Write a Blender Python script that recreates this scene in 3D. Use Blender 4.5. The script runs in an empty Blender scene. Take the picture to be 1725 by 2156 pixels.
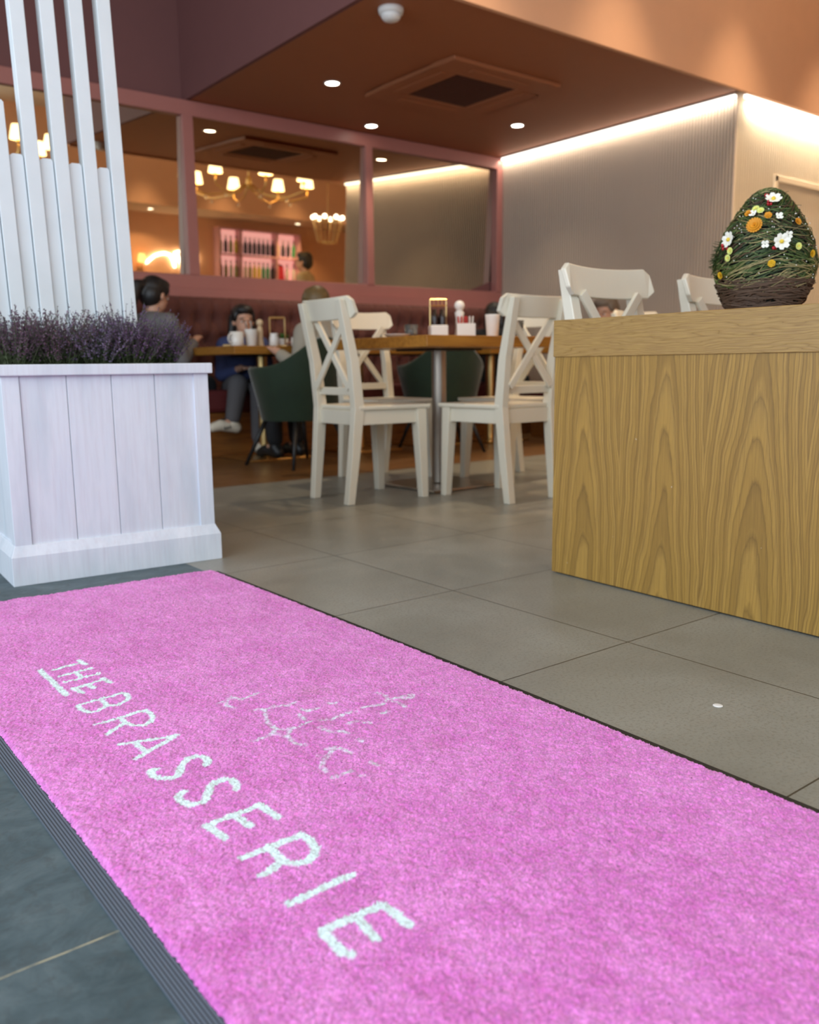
import bpy, bmesh, math, random
import numpy as np
from mathutils import Vector, Matrix, Euler
random.seed(7); rng = np.random.default_rng(11)
S = bpy.context.scene
COL = S.collection
PI = math.pi

# ------------------------------------------------------------------ camera, light, exposure
FPX = 1848.03547
YAW, PITCH, ROLL = 0.660343239, 0.16562485, -0.011381415
cam = bpy.data.cameras.new('camera'); camo = bpy.data.objects.new('camera', cam); COL.objects.link(camo)
cam.sensor_fit = 'VERTICAL'; cam.sensor_height = 36.0; cam.lens = FPX / 2156 * 36.0
cy_, sy_, cp_, sp_ = math.cos(YAW), math.sin(YAW), math.cos(PITCH), math.sin(PITCH)
fw = Vector((sy_ * cp_, cy_ * cp_, -sp_)); rt = Vector((cy_, -sy_, 0)); up = rt.cross(fw)
cr_, sr_ = math.cos(ROLL), math.sin(ROLL)
rr = cr_ * rt + sr_ * up; uu = -sr_ * rt + cr_ * up
M = Matrix((rr, uu, -fw)).transposed().to_4x4(); M.translation = (0, 0, 0.60)
camo.matrix_world = M
cam.clip_start = 0.02; cam.clip_end = 60
cam.dof.use_dof = True; cam.dof.focus_distance = 1.55; cam.dof.aperture_fstop = 4.2
S.camera = camo
S.view_settings.view_transform = 'Standard'
S.view_settings.look = 'None'
S.view_settings.gamma = 1.0
S.view_settings.use_curve_mapping = False
S.view_settings.exposure = 0.0
S.cycles.use_denoising = True; S.cycles.use_adaptive_sampling = True; S.cycles.adaptive_threshold = 0.025
S.cycles.max_bounces = 7; S.cycles.diffuse_bounces = 4; S.cycles.glossy_bounces = 4
S.cycles.transmission_bounces = 4; S.cycles.transparent_max_bounces = 6
S.cycles.caustics_reflective = False; S.cycles.caustics_refractive = False
S.cycles.sample_clamp_indirect = 4.0

w = bpy.data.worlds.new('World'); S.world = w; w.use_nodes = True
wb = w.node_tree.nodes['Background']; wb.inputs[0].default_value = (0.72, 0.86, 1.0, 1); wb.inputs[1].default_value = 0.55

def lamp(name, kind, loc, energy, color, size=0.1, size_y=None, rot=None, spot=None, blend=0.6, spread=None):
    l = bpy.data.lights.new(name, kind); l.energy = energy; l.color = color
    if kind == 'AREA':
        l.size = size
        if size_y: l.shape = 'RECTANGLE'; l.size_y = size_y
        if spread: l.spread = spread
    elif kind == 'SPOT':
        l.spot_size = spot; l.spot_blend = blend; l.shadow_soft_size = size
    elif kind == 'POINT':
        l.shadow_soft_size = size
    o = bpy.data.objects.new(name, l); COL.objects.link(o); o.location = loc
    if rot: o.rotation_euler = rot
    return o
COOL = (0.80, 0.90, 1.0); WARM = (1.0, 0.72, 0.42); NEUT = (1.0, 0.90, 0.76)
# daylight through the glazed entrance on the left and behind the camera
lamp('daylight_side', 'AREA', (-1.9, 1.2, 2.0), 165, COOL, 4.6, 2.6, rot=(math.radians(90), 0, math.radians(-90)))
lamp('daylight_behind', 'AREA', (0.9, -2.0, 2.0), 70, COOL, 3.6, 2.6, rot=(math.radians(90), 0, 0))

# ------------------------------------------------------------------ helpers
def L(*c): return tuple(((v / 255) / 12.92 if v / 255 <= .04045 else ((v / 255 + .055) / 1.055) ** 2.4) for v in c)
class MB:
    def __init__(s): s.v = []; s.f = []
    def add(s, vs, fs):
        o = len(s.v); s.v += [tuple(p) for p in vs]; s.f += [tuple(i + o for i in f) for f in fs]; return s
    def box(s, c, d, rot=None):
        x, y, z = d[0] / 2, d[1] / 2, d[2] / 2
        vs = [Vector(p) for p in ((-x, -y, -z), (x, -y, -z), (x, y, -z), (-x, y, -z), (-x, -y, z), (x, -y, z), (x, y, z), (-x, y, z))]
        if rot is not None: R = Euler(rot).to_matrix(); vs = [R @ p for p in vs]
        c = Vector(c)
        return s.add([c + p for p in vs], [(0, 3, 2, 1), (4, 5, 6, 7), (0, 1, 5, 4), (1, 2, 6, 5), (2, 3, 7, 6), (3, 0, 4, 7)])
    def b2(s, a, b): return s.box([(a[i] + b[i]) / 2 for i in range(3)], [abs(b[i] - a[i]) for i in range(3)])
    def hexa(s, bot, top):   # eight corners, bottom four and top four
        return s.add(list(bot) + list(top), [(0, 3, 2, 1), (4, 5, 6, 7), (0, 1, 5, 4), (1, 2, 6, 5), (2, 3, 7, 6), (3, 0, 4, 7)])
    def tube(s, pts, r, n=8, cap=True, flat=1.0):
        pts = [Vector(p) for p in pts]; rs = r if isinstance(r, (list, tuple)) else [r] * len(pts)
        o = len(s.v); pu = None
        for i, p in enumerate(pts):
            t = (pts[min(i + 1, len(pts) - 1)] - pts[max(i - 1, 0)]).normalized()
            if pu is None: pu = t.orthogonal().normalized()
            u = (pu - t * pu.dot(t)); u = u.normalized() if u.length > 1e-6 else t.orthogonal().normalized(); pu = u
            v = t.cross(u)
            for k in range(n):
                a = 2 * PI * k / n; s.v.append(tuple(p + rs[i] * (math.cos(a) * u + math.sin(a) * v * flat)))
        for i in range(len(pts) - 1):
            for k in range(n):
                a = o + i * n + k; b = o + i * n + (k + 1) % n; s.f.append((a, b, b + n, a + n))
        if cap:
            s.f.append(tuple(o + k for k in reversed(range(n)))); e = o + (len(pts) - 1) * n; s.f.append(tuple(e + k for k in range(n)))
        return s
    def lathe(s, prof, c=(0, 0, 0), n=24, cap=True):
        o = len(s.v); m = len(prof)
        for r, z in prof:
            for k in range(n):
                a = 2 * PI * k / n; s.v.append((c[0] + r * math.cos(a), c[1] + r * math.sin(a), c[2] + z))
        for i in range(m - 1):
            for k in range(n):
                a = o + i * n + k; b = o + i * n + (k + 1) % n; s.f.append((a, b, b + n, a + n))
        if not cap: return s
        if prof[0][0] > 1e-5: s.f.append(tuple(o + k for k in reversed(range(n))))
        if prof[-1][0] > 1e-5: s.f.append(tuple(o + (m - 1) * n + k for k in range(n)))
        return s
    def ell(s, c, r, n=16, m=10, rot=None):
        o = len(s.v); R = Euler(rot).to_matrix() if rot else None
        for i in range(m + 1):
            th = PI * i / m
            for k in range(n):
                a = 2 * PI * k / n; p = Vector((r[0] * math.sin(th) * math.cos(a), r[1] * math.sin(th) * math.sin(a), -r[2] * math.cos(th)))
                if R: p = R @ p
                s.v.append((c[0] + p.x, c[1] + p.y, c[2] + p.z))
        for i in range(m):
            for k in range(n):
                a = o + i * n + k; b = o + i * n + (k + 1) % n; s.f.append((a, b, b + n, a + n))
        return s
    def build(s, name, mat, parent=None, smooth=False, bevel=0, loc=None, mods=None):
        me = bpy.data.meshes.new(name); me.from_pydata(s.v, [], s.f); me.update()
        bm = bmesh.new(); bm.from_mesh(me); bmesh.ops.remove_doubles(bm, verts=bm.verts, dist=1e-6)
        bmesh.ops.recalc_face_normals(bm, faces=bm.faces); bm.to_mesh(me); bm.free()
        if smooth: me.polygons.foreach_set('use_smooth', [True] * len(me.polygons))
        if mat: me.materials.append(mat)
        o = bpy.data.objects.new(name, me); COL.objects.link(o)
        if parent: o.parent = parent
        if loc: o.location = loc
        if bevel:
            b = o.modifiers.new('bevel', 'BEVEL'); b.width = bevel; b.segments = 2; b.limit_method = 'ANGLE'; b.angle_limit = math.radians(40)
        return o
def tag(o, label, cat, group=None, kind=None):
    o['label'] = label; o['category'] = cat
    if group: o['group'] = group
    if kind: o['kind'] = kind
    return o
def struct(o, label=None):
    o['kind'] = 'structure'
    if label: o['label'] = label; o['category'] = label.split()[-1]
    return o
def thing(name, label, cat, loc=(0, 0, 0), rz=0, group=None, scale=1):
    o = bpy.data.objects.new(name, None); COL.objects.link(o); o.empty_display_size = .1
    o.location = loc; o.rotation_euler = (0, 0, rz); o.scale = (scale,) * 3
    return tag(o, label, cat, group)
def dup(root, loc, rz, label, group=None):
    r = root.copy(); COL.objects.link(r); r.location = loc; r.rotation_euler = (0, 0, rz); r['label'] = label
    if group: r['group'] = group
    for ch in list(root.children):
        c = ch.copy(); COL.objects.link(c); c.parent = r
        for g in ch.children:
            d = g.copy(); COL.objects.link(d); d.parent = c
    return r

# ------------------------------------------------------------------ materials
class N:
    def __init__(s, name):
        s.m = bpy.data.materials.new(name); s.m.use_nodes = True; s.t = s.m.node_tree
        s.b = s.t.nodes['Principled BSDF']; s.tc = s.n('ShaderNodeTexCoord')
    def n(s, t, **k):
        x = s.t.nodes.new(t)
        for a, b in k.items(): setattr(x, a, b)
        return x
    def l(s, a, b): s.t.links.new(a, b)
    def obj(s): return s.tc.outputs['Object']
    def map(s, src, scale=(1, 1, 1), loc=(0, 0, 0)):
        m = s.n('ShaderNodeMapping'); s.l(src, m.inputs[0]); m.inputs['Scale'].default_value = scale; m.inputs['Location'].default_value = loc; return m.outputs[0]
    def noise(s, src, scale, detail=3, rough=.5, dist=0):
        x = s.n('ShaderNodeTexNoise'); s.l(src, x.inputs['Vector']); x.inputs['Scale'].default_value = scale
        x.inputs['Detail'].default_value = detail; x.inputs['Roughness'].default_value = rough; x.inputs['Distortion'].default_value = dist; return x.outputs['Fac']
    def math(s, op, a, b=None, c=None, clamp=False):
        x = s.n('ShaderNodeMath', operation=op); x.use_clamp = clamp
        for i, q in enumerate((a, b, c)):
            if q is None: continue
            if isinstance(q, (int, float)): x.inputs[i].default_value = q
            else: s.l(q, x.inputs[i])
        return x.outputs[0]
    def ramp(s, f, stops):
        x = s.n('ShaderNodeValToRGB'); s.l(f, x.inputs[0]); e = x.color_ramp.elements
        while len(e) < len(stops): e.new(.5)
        for q, (p, c) in zip(e, stops): q.position = p; q.color = (*c, 1) if len(c) == 3 else c
        return x.outputs[0]
    def mix(s, f, a, b, mode='MIX'):
        x = s.n('ShaderNodeMix', data_type='RGBA', blend_type=mode)
        for k, q in ((0, f), (6, a), (7, b)):
            if isinstance(q, (int, float)): x.inputs[k].default_value = q
            elif isinstance(q, tuple): x.inputs[k].default_value = (*q, 1)
            else: s.l(q, x.inputs[k])
        return x.outputs[2]
    def sep(s, src):
        x = s.n('ShaderNodeSeparateXYZ'); s.l(src, x.inputs[0]); return x.outputs
    def bump(s, h, strength=.3, dist=.002):
        x = s.n('ShaderNodeBump'); s.l(h, x.inputs['Height']); x.inputs['Strength'].default_value = strength; x.inputs['Distance'].default_value = dist; s.l(x.outputs[0], s.b.inputs['Normal'])
    def col(s, c):
        if isinstance(c, tuple): s.b.inputs['Base Color'].default_value = (*c, 1)
        else: s.l(c, s.b.inputs['Base Color'])
        return s
    def rough(s, r):
        if isinstance(r, (int, float)): s.b.inputs['Roughness'].default_value = r
        else: s.l(r, s.b.inputs['Roughness'])
        return s
def mat(name, c, rough=.5, metal=0, var=.12, scale=8, bump=0, bscale=60, spec=None, em=None, ems=0, sheen=0):
    n = N(name); f = n.noise(n.obj(), scale, 3)
    n.col(n.mix(f, tuple(max(0, v * (1 - var)) for v in c), tuple(min(1, v * (1 + var)) for v in c))); n.rough(rough)
    n.b.inputs['Metallic'].default_value = metal
    if bump: n.bump(n.noise(n.obj(), bscale, 4), bump, .003)
    if spec is not None: n.b.inputs['Specular IOR Level'].default_value = spec
    if em: n.b.inputs['Emission Color'].default_value = (*em, 1); n.b.inputs['Emission Strength'].default_value = ems
    if sheen: n.b.inputs['Sheen Weight'].default_value = sheen; n.b.inputs['Sheen Roughness'].default_value = .4
    return n.m
TERRA = (0.62, 0.27, 0.13)
m_peach = mat('peach_paint', (0.80, 0.45, 0.27), .75, var=.04)
m_mauve = mat('shaded_mauve_brown', (0.19, 0.076, 0.072), .7, var=.04)  # mauve hue, darkened to hold the shade of the unlit upper left
m_ceil = mat('terracotta_ceiling_paint', (0.40, 0.145, 0.060), .6, var=.04)
m_pink = mat('pink_satin_paint', (0.44, 0.175, 0.150), .4, var=.05)
m_panel = mat('taupe_fluted_panel', (0.60, 0.48, 0.375), .6, var=.06, scale=3)
m_cream = mat('cream_wall_paint', (0.90, 0.74, 0.53), .65, var=.03)
m_plaster = mat('pale_plaster', (0.75, 0.60, 0.45), .8, var=.03)
m_white = mat('ivory_lacquer', (0.74, 0.69, 0.565), .33, var=.05, scale=5)
m_porc = mat('white_porcelain', (0.85, 0.82, 0.76), .2, var=.02)
m_black = mat('black_metal', (0.012, 0.012, 0.012), .4)
m_steel = mat('brushed_steel', (0.42, 0.38, 0.33), .32, metal=1)
m_brass = mat('brass', (0.75, 0.52, 0.22), .3, metal=1)
m_green = mat('dark_green_velvet', (0.008, 0.024, 0.009), .8, var=.3, scale=10, sheen=.5)
m_burg = mat('burgundy_velvet', (0.13, 0.036, 0.024), .75, var=.2, scale=6, sheen=.25)
m_seat = mat('oxblood_upholstery', (0.10, 0.012, 0.012), .6)
m_vent = mat('vent_grille', (0.10, 0.03, 0.018), .6)
m_plastic = mat('white_plastic', (0.8, 0.78, 0.75), .4, var=.02)
m_skin = mat('skin', (0.60, 0.33, 0.22), .5, var=.06)
m_hair = mat('black_hair', (0.012, 0.010, 0.010), .45, var=.3, scale=60)
m_olivehair = mat('light_brown_hair', (0.16, 0.10, 0.035), .5, var=.3, scale=60)
m_red = mat('red_card', (0.65, 0.03, 0.02), .5)
def emit(name, c, s):
    n = N(name); n.col(c); n.b.inputs['Emission Color'].default_value = (*c, 1); n.b.inputs['Emission Strength'].default_value = s
    return n.m
e_led = emit('led_strip_light', (1.0, 0.94, 0.84), 2.8)
e_down = emit('downlight_lens', (1.0, 0.93, 0.78), 14)
e_shade = emit('lamp_shade_glow', (1.0, 0.80, 0.46), 4.0)
e_bulb = emit('bulb_glow', (1.0, 0.92, 0.8), 8)
e_neon = emit('neon_tube_glow', (1.0, 0.92, 0.75), 9)
e_shelf = emit('backlit_pink_shelf_panel', (1.0, 0.55, 0.60), .75)

def glass_mat():
    n = N('mirror_silvering'); n.col((0.80, 0.72, 0.56)); n.b.inputs['Metallic'].default_value = 1; n.rough(.015)
    return n.m
m_mirror = glass_mat()
def clear_glass():
    n = N('clear_glass'); n.col((.9, .9, .88)); n.rough(.03); n.b.inputs['Transmission Weight'].default_value = .92; n.b.inputs['IOR'].default_value = 1.3
    return n.m
m_glass = clear_glass()

def wood_top(name, a, b, axis=0, rough=.35):
    n = N(name); sc = [55, 55, 55]; sc[axis] = 3.0
    f = n.noise(n.map(n.obj(), tuple(sc)), 1.0, 5, .6, .6)
    n.col(n.ramp(f, [(.35, a), (.62, b)])); n.rough(rough); n.bump(f, .15, .001); return n.m
m_tabletop = wood_top('honey_wood', (0.27, 0.105, 0.012), (0.41, 0.18, 0.025), 0)
m_orangewood = wood_top('orange_wood', (0.16, 0.050, 0.010), (0.26, 0.095, 0.018), 0, .4)

def oak_band():
    n = N('oak_lipping'); p = n.sep(n.obj())
    d = n.noise(n.map(n.obj(), (1, 4, 30)), 1, 3, .5)
    wv = n.math('ADD', n.math('MULTIPLY', p[2], 420), n.math('MULTIPLY', d, 26))
    g = n.math('POWER', n.math('ABSOLUTE', n.math('SINE', wv)), .6)
    fine = n.noise(n.map(n.obj(), (20, 14, 700)), 1, 3, .6)
    c = n.ramp(g, [(0, (0.19, 0.105, 0.022)), (.35, (0.33, 0.195, 0.045)), (1, (0.41, 0.255, 0.075))])
    n.col(n.mix(n.ramp(fine, [(.4, (0, 0, 0)), (.6, (1, 1, 1))]), n.mix(.75, c, (0.28, 0.16, 0.05)), c)); n.rough(.42); n.bump(g, .12, .001); return n.m
def oak_veneer():
    # crown-cut veneer: each leaf is a stack of nested arches, rings seen where a slightly tilted cone meets the face
    n = N('oak_veneer'); p = n.sep(n.obj())
    P = .262
    wob = n.noise(n.map(n.obj(), (1, 5, 1.8)), 1.0, 3, .5)
    wob2 = n.noise(n.map(n.obj(), (1, 22, 7)), 1.0, 4, .6)
    wob3 = n.noise(n.map(n.obj(), (1, 3, 2.2), (0, 7, 3)), 1.0, 2, .5)
    y = n.math('ADD', n.math('ADD', p[1], -.16), n.math('MULTIPLY', n.math('SUBTRACT', wob, .5), .075))
    u = n.math('PINGPONG', n.math('ADD', y, P * 40), P / 2)
    f_ = n.math('DIVIDE', n.math('MULTIPLY', n.math('MULTIPLY', u, u), 1050), n.math('ADD', n.math('MULTIPLY', u, 4.5), 1))
    dens = n.math('ADD', n.math('ADD', f_, n.math('MULTIPLY', p[2], 7.5)), n.math('ADD', n.math('MULTIPLY', wob2, 1.1), n.math('MULTIPLY', wob3, 2.6)))
    ph = n.math('FRACT', n.math('MULTIPLY', dens, -1))
    g = n.ramp(ph, [(0, (0.0, 0, 0)), (.07, (.35, .35, .35)), (.30, (.80, .80, .80)), (.86, (1, 1, 1)), (1, (.25, .25, .25))])
    ring = n.noise(n.map(n.obj(), (1, 1, 1)), 1.0, 1)
    big = n.math('FRACT', n.math('MULTIPLY', dens, .31))
    tone = n.ramp(big, [(0, (0.31, 0.175, 0.034)), (.5, (0.41, 0.236, 0.046)), (.85, (0.44, 0.258, 0.056)), (1, (0.31, 0.175, 0.034))])
    dark = n.mix(.58, tone, (0.10, 0.052, 0.010))
    c = n.mix(g, dark, tone)
    fib = n.noise(n.map(n.obj(), (1, 420, 9)), 1.0, 4, .6)
    c = n.mix(n.ramp(fib, [(.38, (1, 1, 1)), (.56, (0, 0, 0))]), c, n.mix(.35, c, (0.15, 0.08, 0.02)))
    spk = n.noise(n.map(n.obj(), (1, 60, 60)), 1.0, 1)
    c = n.mix(n.ramp(spk, [(.80, (0, 0, 0)), (.82, (1, 1, 1))]), c, (0.6, 0.5, 0.36))
    n.col(c); n.rough(.45); n.bump(g, .1, .0008); return n.m
m_oak = oak_veneer(); m_oakband = oak_band()

def whitewash():
    n = N('whitewashed_board'); f = n.noise(n.map(n.obj(), (9, 9, 1.6)), 1.3, 4, .6); h = n.noise(n.map(n.obj(), (90, 90, 5)), 1, 4, .65)
    c = n.ramp(f, [(.3, (0.60, 0.67, 0.74)), (.55, (0.74, 0.785, 0.85)), (.8, (0.67, 0.74, 0.82))])
    n.col(n.mix(n.ramp(h, [(.45, (0, 0, 0)), (.75, (.5, .5, .5))]), c, (0.60, 0.59, 0.65))); n.rough(.5); n.bump(h, .18, .0015); return n.m
m_wash = whitewash()
m_slat = mat('white_painted_batten', (0.69, 0.735, 0.765), .5, var=.06, scale=10, bump=.15, bscale=40)
m_groove = mat('dark_board_gap', (0.28, 0.26, 0.30), .8)
m_soil = mat('dark_soil', (0.02, 0.014, 0.01), .95, bump=.8, bscale=90)

def tile_floor():
    n = N('stone_floor'); o = n.obj(); p = n.sep(o)
    def grid(q, off, per, half):
        return n.math('LESS_THAN', n.math('ABSOLUTE', n.math('SUBTRACT', n.math('FRACT', n.math('DIVIDE', n.math('ADD', q, per * 40 + per / 2 - off), per)), .5)), half / per)
    gx = grid(p[0], 1.500, .583, .0016); gy = grid(p[1], .581, .5815, .0016)
    g = n.math('MAXIMUM', gx, gy)
    a = n.noise(o, 2.6, 6, .62, .4); b = n.noise(o, 160, 3, .6); st = n.noise(n.map(o, (5, 34, 1)), 1, 5, .7, .5)
    # each tile has its own tone
    tv = n.n('ShaderNodeTexWhiteNoise', noise_dimensions='2D')
    cx = n.n('ShaderNodeCombineXYZ')
    n.l(n.math('FLOOR', n.math('DIVIDE', n.math('SUBTRACT', p[0], 1.5 - .583 * 40), .583)), cx.inputs[0]); n.l(n.math('FLOOR', n.math('DIVIDE', n.math('SUBTRACT', p[1], .581 - .5815 * 40), .5815)), cx.inputs[1])
    n.l(cx.outputs[0], tv.inputs[0])
    c = n.ramp(a, [(.3, (0.205, 0.203, 0.175)), (.52, (0.262, 0.260, 0.226)), (.75, (0.325, 0.322, 0.285))])
    c = n.mix(n.ramp(st, [(.5, (0, 0, 0)), (.8, (.45, .45, .45))]), c, (0.29, 0.265, 0.22))
    c = n.mix(n.math('MULTIPLY', tv.outputs[0], .14), c, (0.14, 0.125, 0.10))
    c = n.mix(n.ramp(b, [(.36, (.5, .5, .5)), (.5, (0, 0, 0))]), c, (0.15, 0.14, 0.11))
    tile = n.mix(g, c, (0.045, 0.038, 0.03))
    # slate side of the threshold
    s1 = n.noise(n.map(o, (1, 1.6, 1)), 6, 7, .72, 1.4); s2 = n.noise(o, 34, 5, .7, .8)
    sl = n.ramp(s1, [(.3, (0.034, 0.058, 0.068)), (.5, (0.070, 0.105, 0.120)), (.75, (0.125, 0.165, 0.180))])
    vo = n.n('ShaderNodeTexVoronoi'); n.l(n.map(o, (14, 20, 1)), vo.inputs[0]); vo.inputs['Scale'].default_value = 1.0
    pit = n.ramp(vo.outputs['Distance'], [(.10, (1, 1, 1)), (.17, (0, 0, 0))])
    sl = n.mix(n.ramp(s2, [(.35, (.6, .6, .6)), (.5, (0, 0, 0))]), sl, (0.05, 0.066, 0.072))
    sl = n.mix(n.math('MULTIPLY', pit, n.ramp(s1, [(.5, (0, 0, 0)), (.56, (.5, .5, .5))])), sl, (0.04, 0.055, 0.06))
    sl = n.mix(n.ramp(n.noise(o, 20, 4, .7, 2), [(.66, (0, 0, 0)), (.74, (.35, .35, .35))]), sl, (0.26, 0.29, 0.28))
    sg = n.math('LESS_THAN', n.math('ABSOLUTE', n.math('SUBTRACT', n.math('ADD', p[1], n.math('MULTIPLY', n.noise(o, 30, 2), .002)), .8785)), .0013)
    sl = n.mix(n.math('MULTIPLY', sg, n.ramp(n.noise(o, 60, 2), [(.3, (.3, .3, .3)), (.6, (.9, .9, .9))])), sl, (0.42, 0.38, 0.25))
    isl = n.math('LESS_THAN', p[0], 1.085)
    # brown planked area by the banquette, standing in partly for its reflection
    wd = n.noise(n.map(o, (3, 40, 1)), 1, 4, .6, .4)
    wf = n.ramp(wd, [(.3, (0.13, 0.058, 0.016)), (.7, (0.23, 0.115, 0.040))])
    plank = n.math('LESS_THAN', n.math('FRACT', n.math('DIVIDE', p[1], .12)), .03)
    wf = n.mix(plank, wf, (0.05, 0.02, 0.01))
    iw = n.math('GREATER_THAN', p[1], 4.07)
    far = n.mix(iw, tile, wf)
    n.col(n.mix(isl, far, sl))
    n.rough(n.mix(isl, n.ramp(a, [(.3, (.30, .30, .30)), (.8, (.42, .42, .42))]), (.55, .55, .55)))
    hgt = n.math('SUBTRACT', n.math('ADD', n.math('MULTIPLY', n.mix(isl, b, s2), .25), .5), n.math('MULTIPLY', n.math('MULTIPLY', g, n.math('SUBTRACT', 1, isl)), .9))
    n.bump(hgt, .25, .002); return n.m
m_floor = tile_floor()

# ------------------------------------------------------------------ room shell
ZC = 2.46; ZH = 3.7; YM = 6.2; XP = 5.884; YF = 3.69; XF = 2.84
def sbox(name, a, b, m, label=None):
    return struct(MB().b2(a, b).build(name, m), label)
fl = MB().b2((-3.5, -4.0, -0.06), (11.2, 6.5, 0.0)).build('floor', m_floor); struct(fl, 'stone tile, slate and brown planked floor')
sbox('ceiling', (-3.5, -4.0, ZH), (11.2, 6.5, ZH + .1), m_plaster, 'pale high ceiling')
# dropped ceiling over the seating, stopping short of the fluted wall to leave a light cove
sbox('ceiling_dropped', (XF, YF, ZC), (XP - .055, YM, ZC + .04), m_ceil, 'dropped terracotta ceiling')
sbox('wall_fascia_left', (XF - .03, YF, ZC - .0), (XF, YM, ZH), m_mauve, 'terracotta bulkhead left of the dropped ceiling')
sbox('wall_fascia_front', (XF, YF - .03, ZC - .015), (11.2, YF, ZH), m_peach, 'peach bulkhead above the seating')
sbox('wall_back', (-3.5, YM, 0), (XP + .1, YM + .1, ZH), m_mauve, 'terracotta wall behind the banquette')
sbox('ceiling_cove', (XP - .055, YF, ZC + .06), (XP + .1, YM, ZC + .08), m_plaster)
# fluted wall: real ribs
def fluted(name, a, b, z0, z1, pitch, depth, m, axis):
    mb = MB(); L_ = abs(b - a); n = int(L_ / pitch); prof = []
    for i in range(n):
        for q, dd in ((0, 0), (.08, depth * .9), (.20, depth), (.45, depth), (.57, depth * .9), (.65, 0)):
            prof.append((a + (i + q) * pitch, dd))
    prof.append((b, 0))
    vs = []
    for t, dd in prof:
        for z in (z0, z1): vs.append((XP - dd, t, z) if axis == 'y' else (t, YF + .055 - dd, z))
    fs = [(2 * i, 2 * i + 2, 2 * i + 3, 2 * i + 1) for i in range(len(prof) - 1)]
    mb.add(vs, fs)
    if axis == 'y': mb.b2((XP, min(a, b), z0), (XP + .08, max(a, b), z1))
    else: mb.b2((min(a, b), YF + .055, z0), (max(a, b), YF + .12, z1))
    return mb.build(name, m)
struct(fluted('wall_right', YF + .055, YM, 0, ZC + .06, .026, .016, m_panel, 'y'), 'taupe fluted wall')
struct(fluted('wall_cream', XP, 11.2, 0, ZC - .02, .03, .0022, m_cream, 'x'), 'cream ribbed wall')
sbox('wall_far_right', (11.2, -4.0, 0), (11.3, YF + .1, ZH), m_peach)
# the bar side of the room, behind and to the right of the camera (seen in the mirrors)
sbox('wall_bar', (3.2, -2.5, 0), (11.2, -2.4, 2.6), m_peach, 'peach wall behind the bar')
sbox('ceiling_bar', (3.2, -2.5, 2.56), (11.2, -1.2, 2.62), m_plaster, 'low ceiling over the bar')
sbox('wall_bar_fascia', (3.2, -1.22, 2.56), (11.2, -1.18, ZH), m_peach, 'peach bulkhead over the bar')
sbox('wall_bar_end', (3.1, -2.5, 0), (3.2, -1.2, ZH), m_peach)
sbox('trim_1', (-3.5, YM - .12, 1.10), (XP - .01, YM, 1.165), m_pink, 'pink ledge under the mirrors')
sbox('baseboard_right', (XP - .02, YF + .06, 0), (XP - .008, YM, .09), m_panel)
sbox('baseboard_cream', (XP, YF + .035, 0), (11.2, YF + .05, .09), m_cream)
# raised moulding panel on the cream wall
mo = MB(); mx0, mx1, mz0, mz1 = 6.39, 8.2, .35, 1.925
for a, b in (((mx0, mz1), (mx1, mz1 + .05)), ((mx0, mz0), (mx1, mz0 + .05)), ((mx0, mz0), (mx0 + .05, mz1 + .05)), ((mx1 - .05, mz0), (mx1, mz1 + .05))):
    mo.b2((a[0], YF + .040, a[1]), (b[0], YF + .06, b[1]))
struct(mo.build('trim_2', m_cream, bevel=.006), 'raised cream moulding panel')

# wall of mirrors in a pink frame, leaning very slightly forward
TX, TZ = .036, -.012
wm = thing('wall_mirror', 'row of large bronze mirrors in a pink frame above the tufted banquette', 'mirror', (0, YM, 0))
fr = MB()
fr.b2((-3.4, -.085, 1.165), (XP - .012, -.01, 1.265)); fr.b2((-3.4, -.085, 2.352), (XP - .012, -.01, 2.455))
fr.build('frame_rail', m_pink, wm, bevel=.006)
stiles = [(-1.95, -1.87), (-.37, -.29), (1.19, 1.27), (2.766, 2.849), (4.338, 4.408), (5.80, XP - .012)]
for a, b in stiles: MB().b2((a, -.09, 1.262), (b, -.01, 2.355)).build('stile', m_pink, wm, bevel=.005)
nrm = Vector((math.sin(TZ), math.cos(TZ) * math.cos(TX), math.sin(TX))).normalized(); c0 = Vector((4.35, -.035, 1.85))
for (a0, a1), (b0, b1) in zip(stiles[:-1], stiles[1:]):
    vs = []
    off = 0 if a1 > 2 else None
    cc = c0 if off == 0 else Vector(((a1 + b0) / 2, -.035, 1.85))
    for x, z in ((a1 - .01, 1.25), (b0 + .01, 1.25), (b0 + .01, 2.37), (a1 - .01, 2.37)):
        y = cc.y - ((x - cc.x) * nrm.x + (z - cc.z) * nrm.z) / nrm.y; vs.append((x, y, z))
    vs += [(x, y + .004, z) for x, y, z in vs]
    MB().add(vs, [(0, 1, 2, 3), (4, 7, 6, 5), (0, 4, 5, 1), (1, 5, 6, 2), (2, 6, 7, 3), (3, 7, 4, 0)]).build('mirror_pane', m_mirror, wm)

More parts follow.
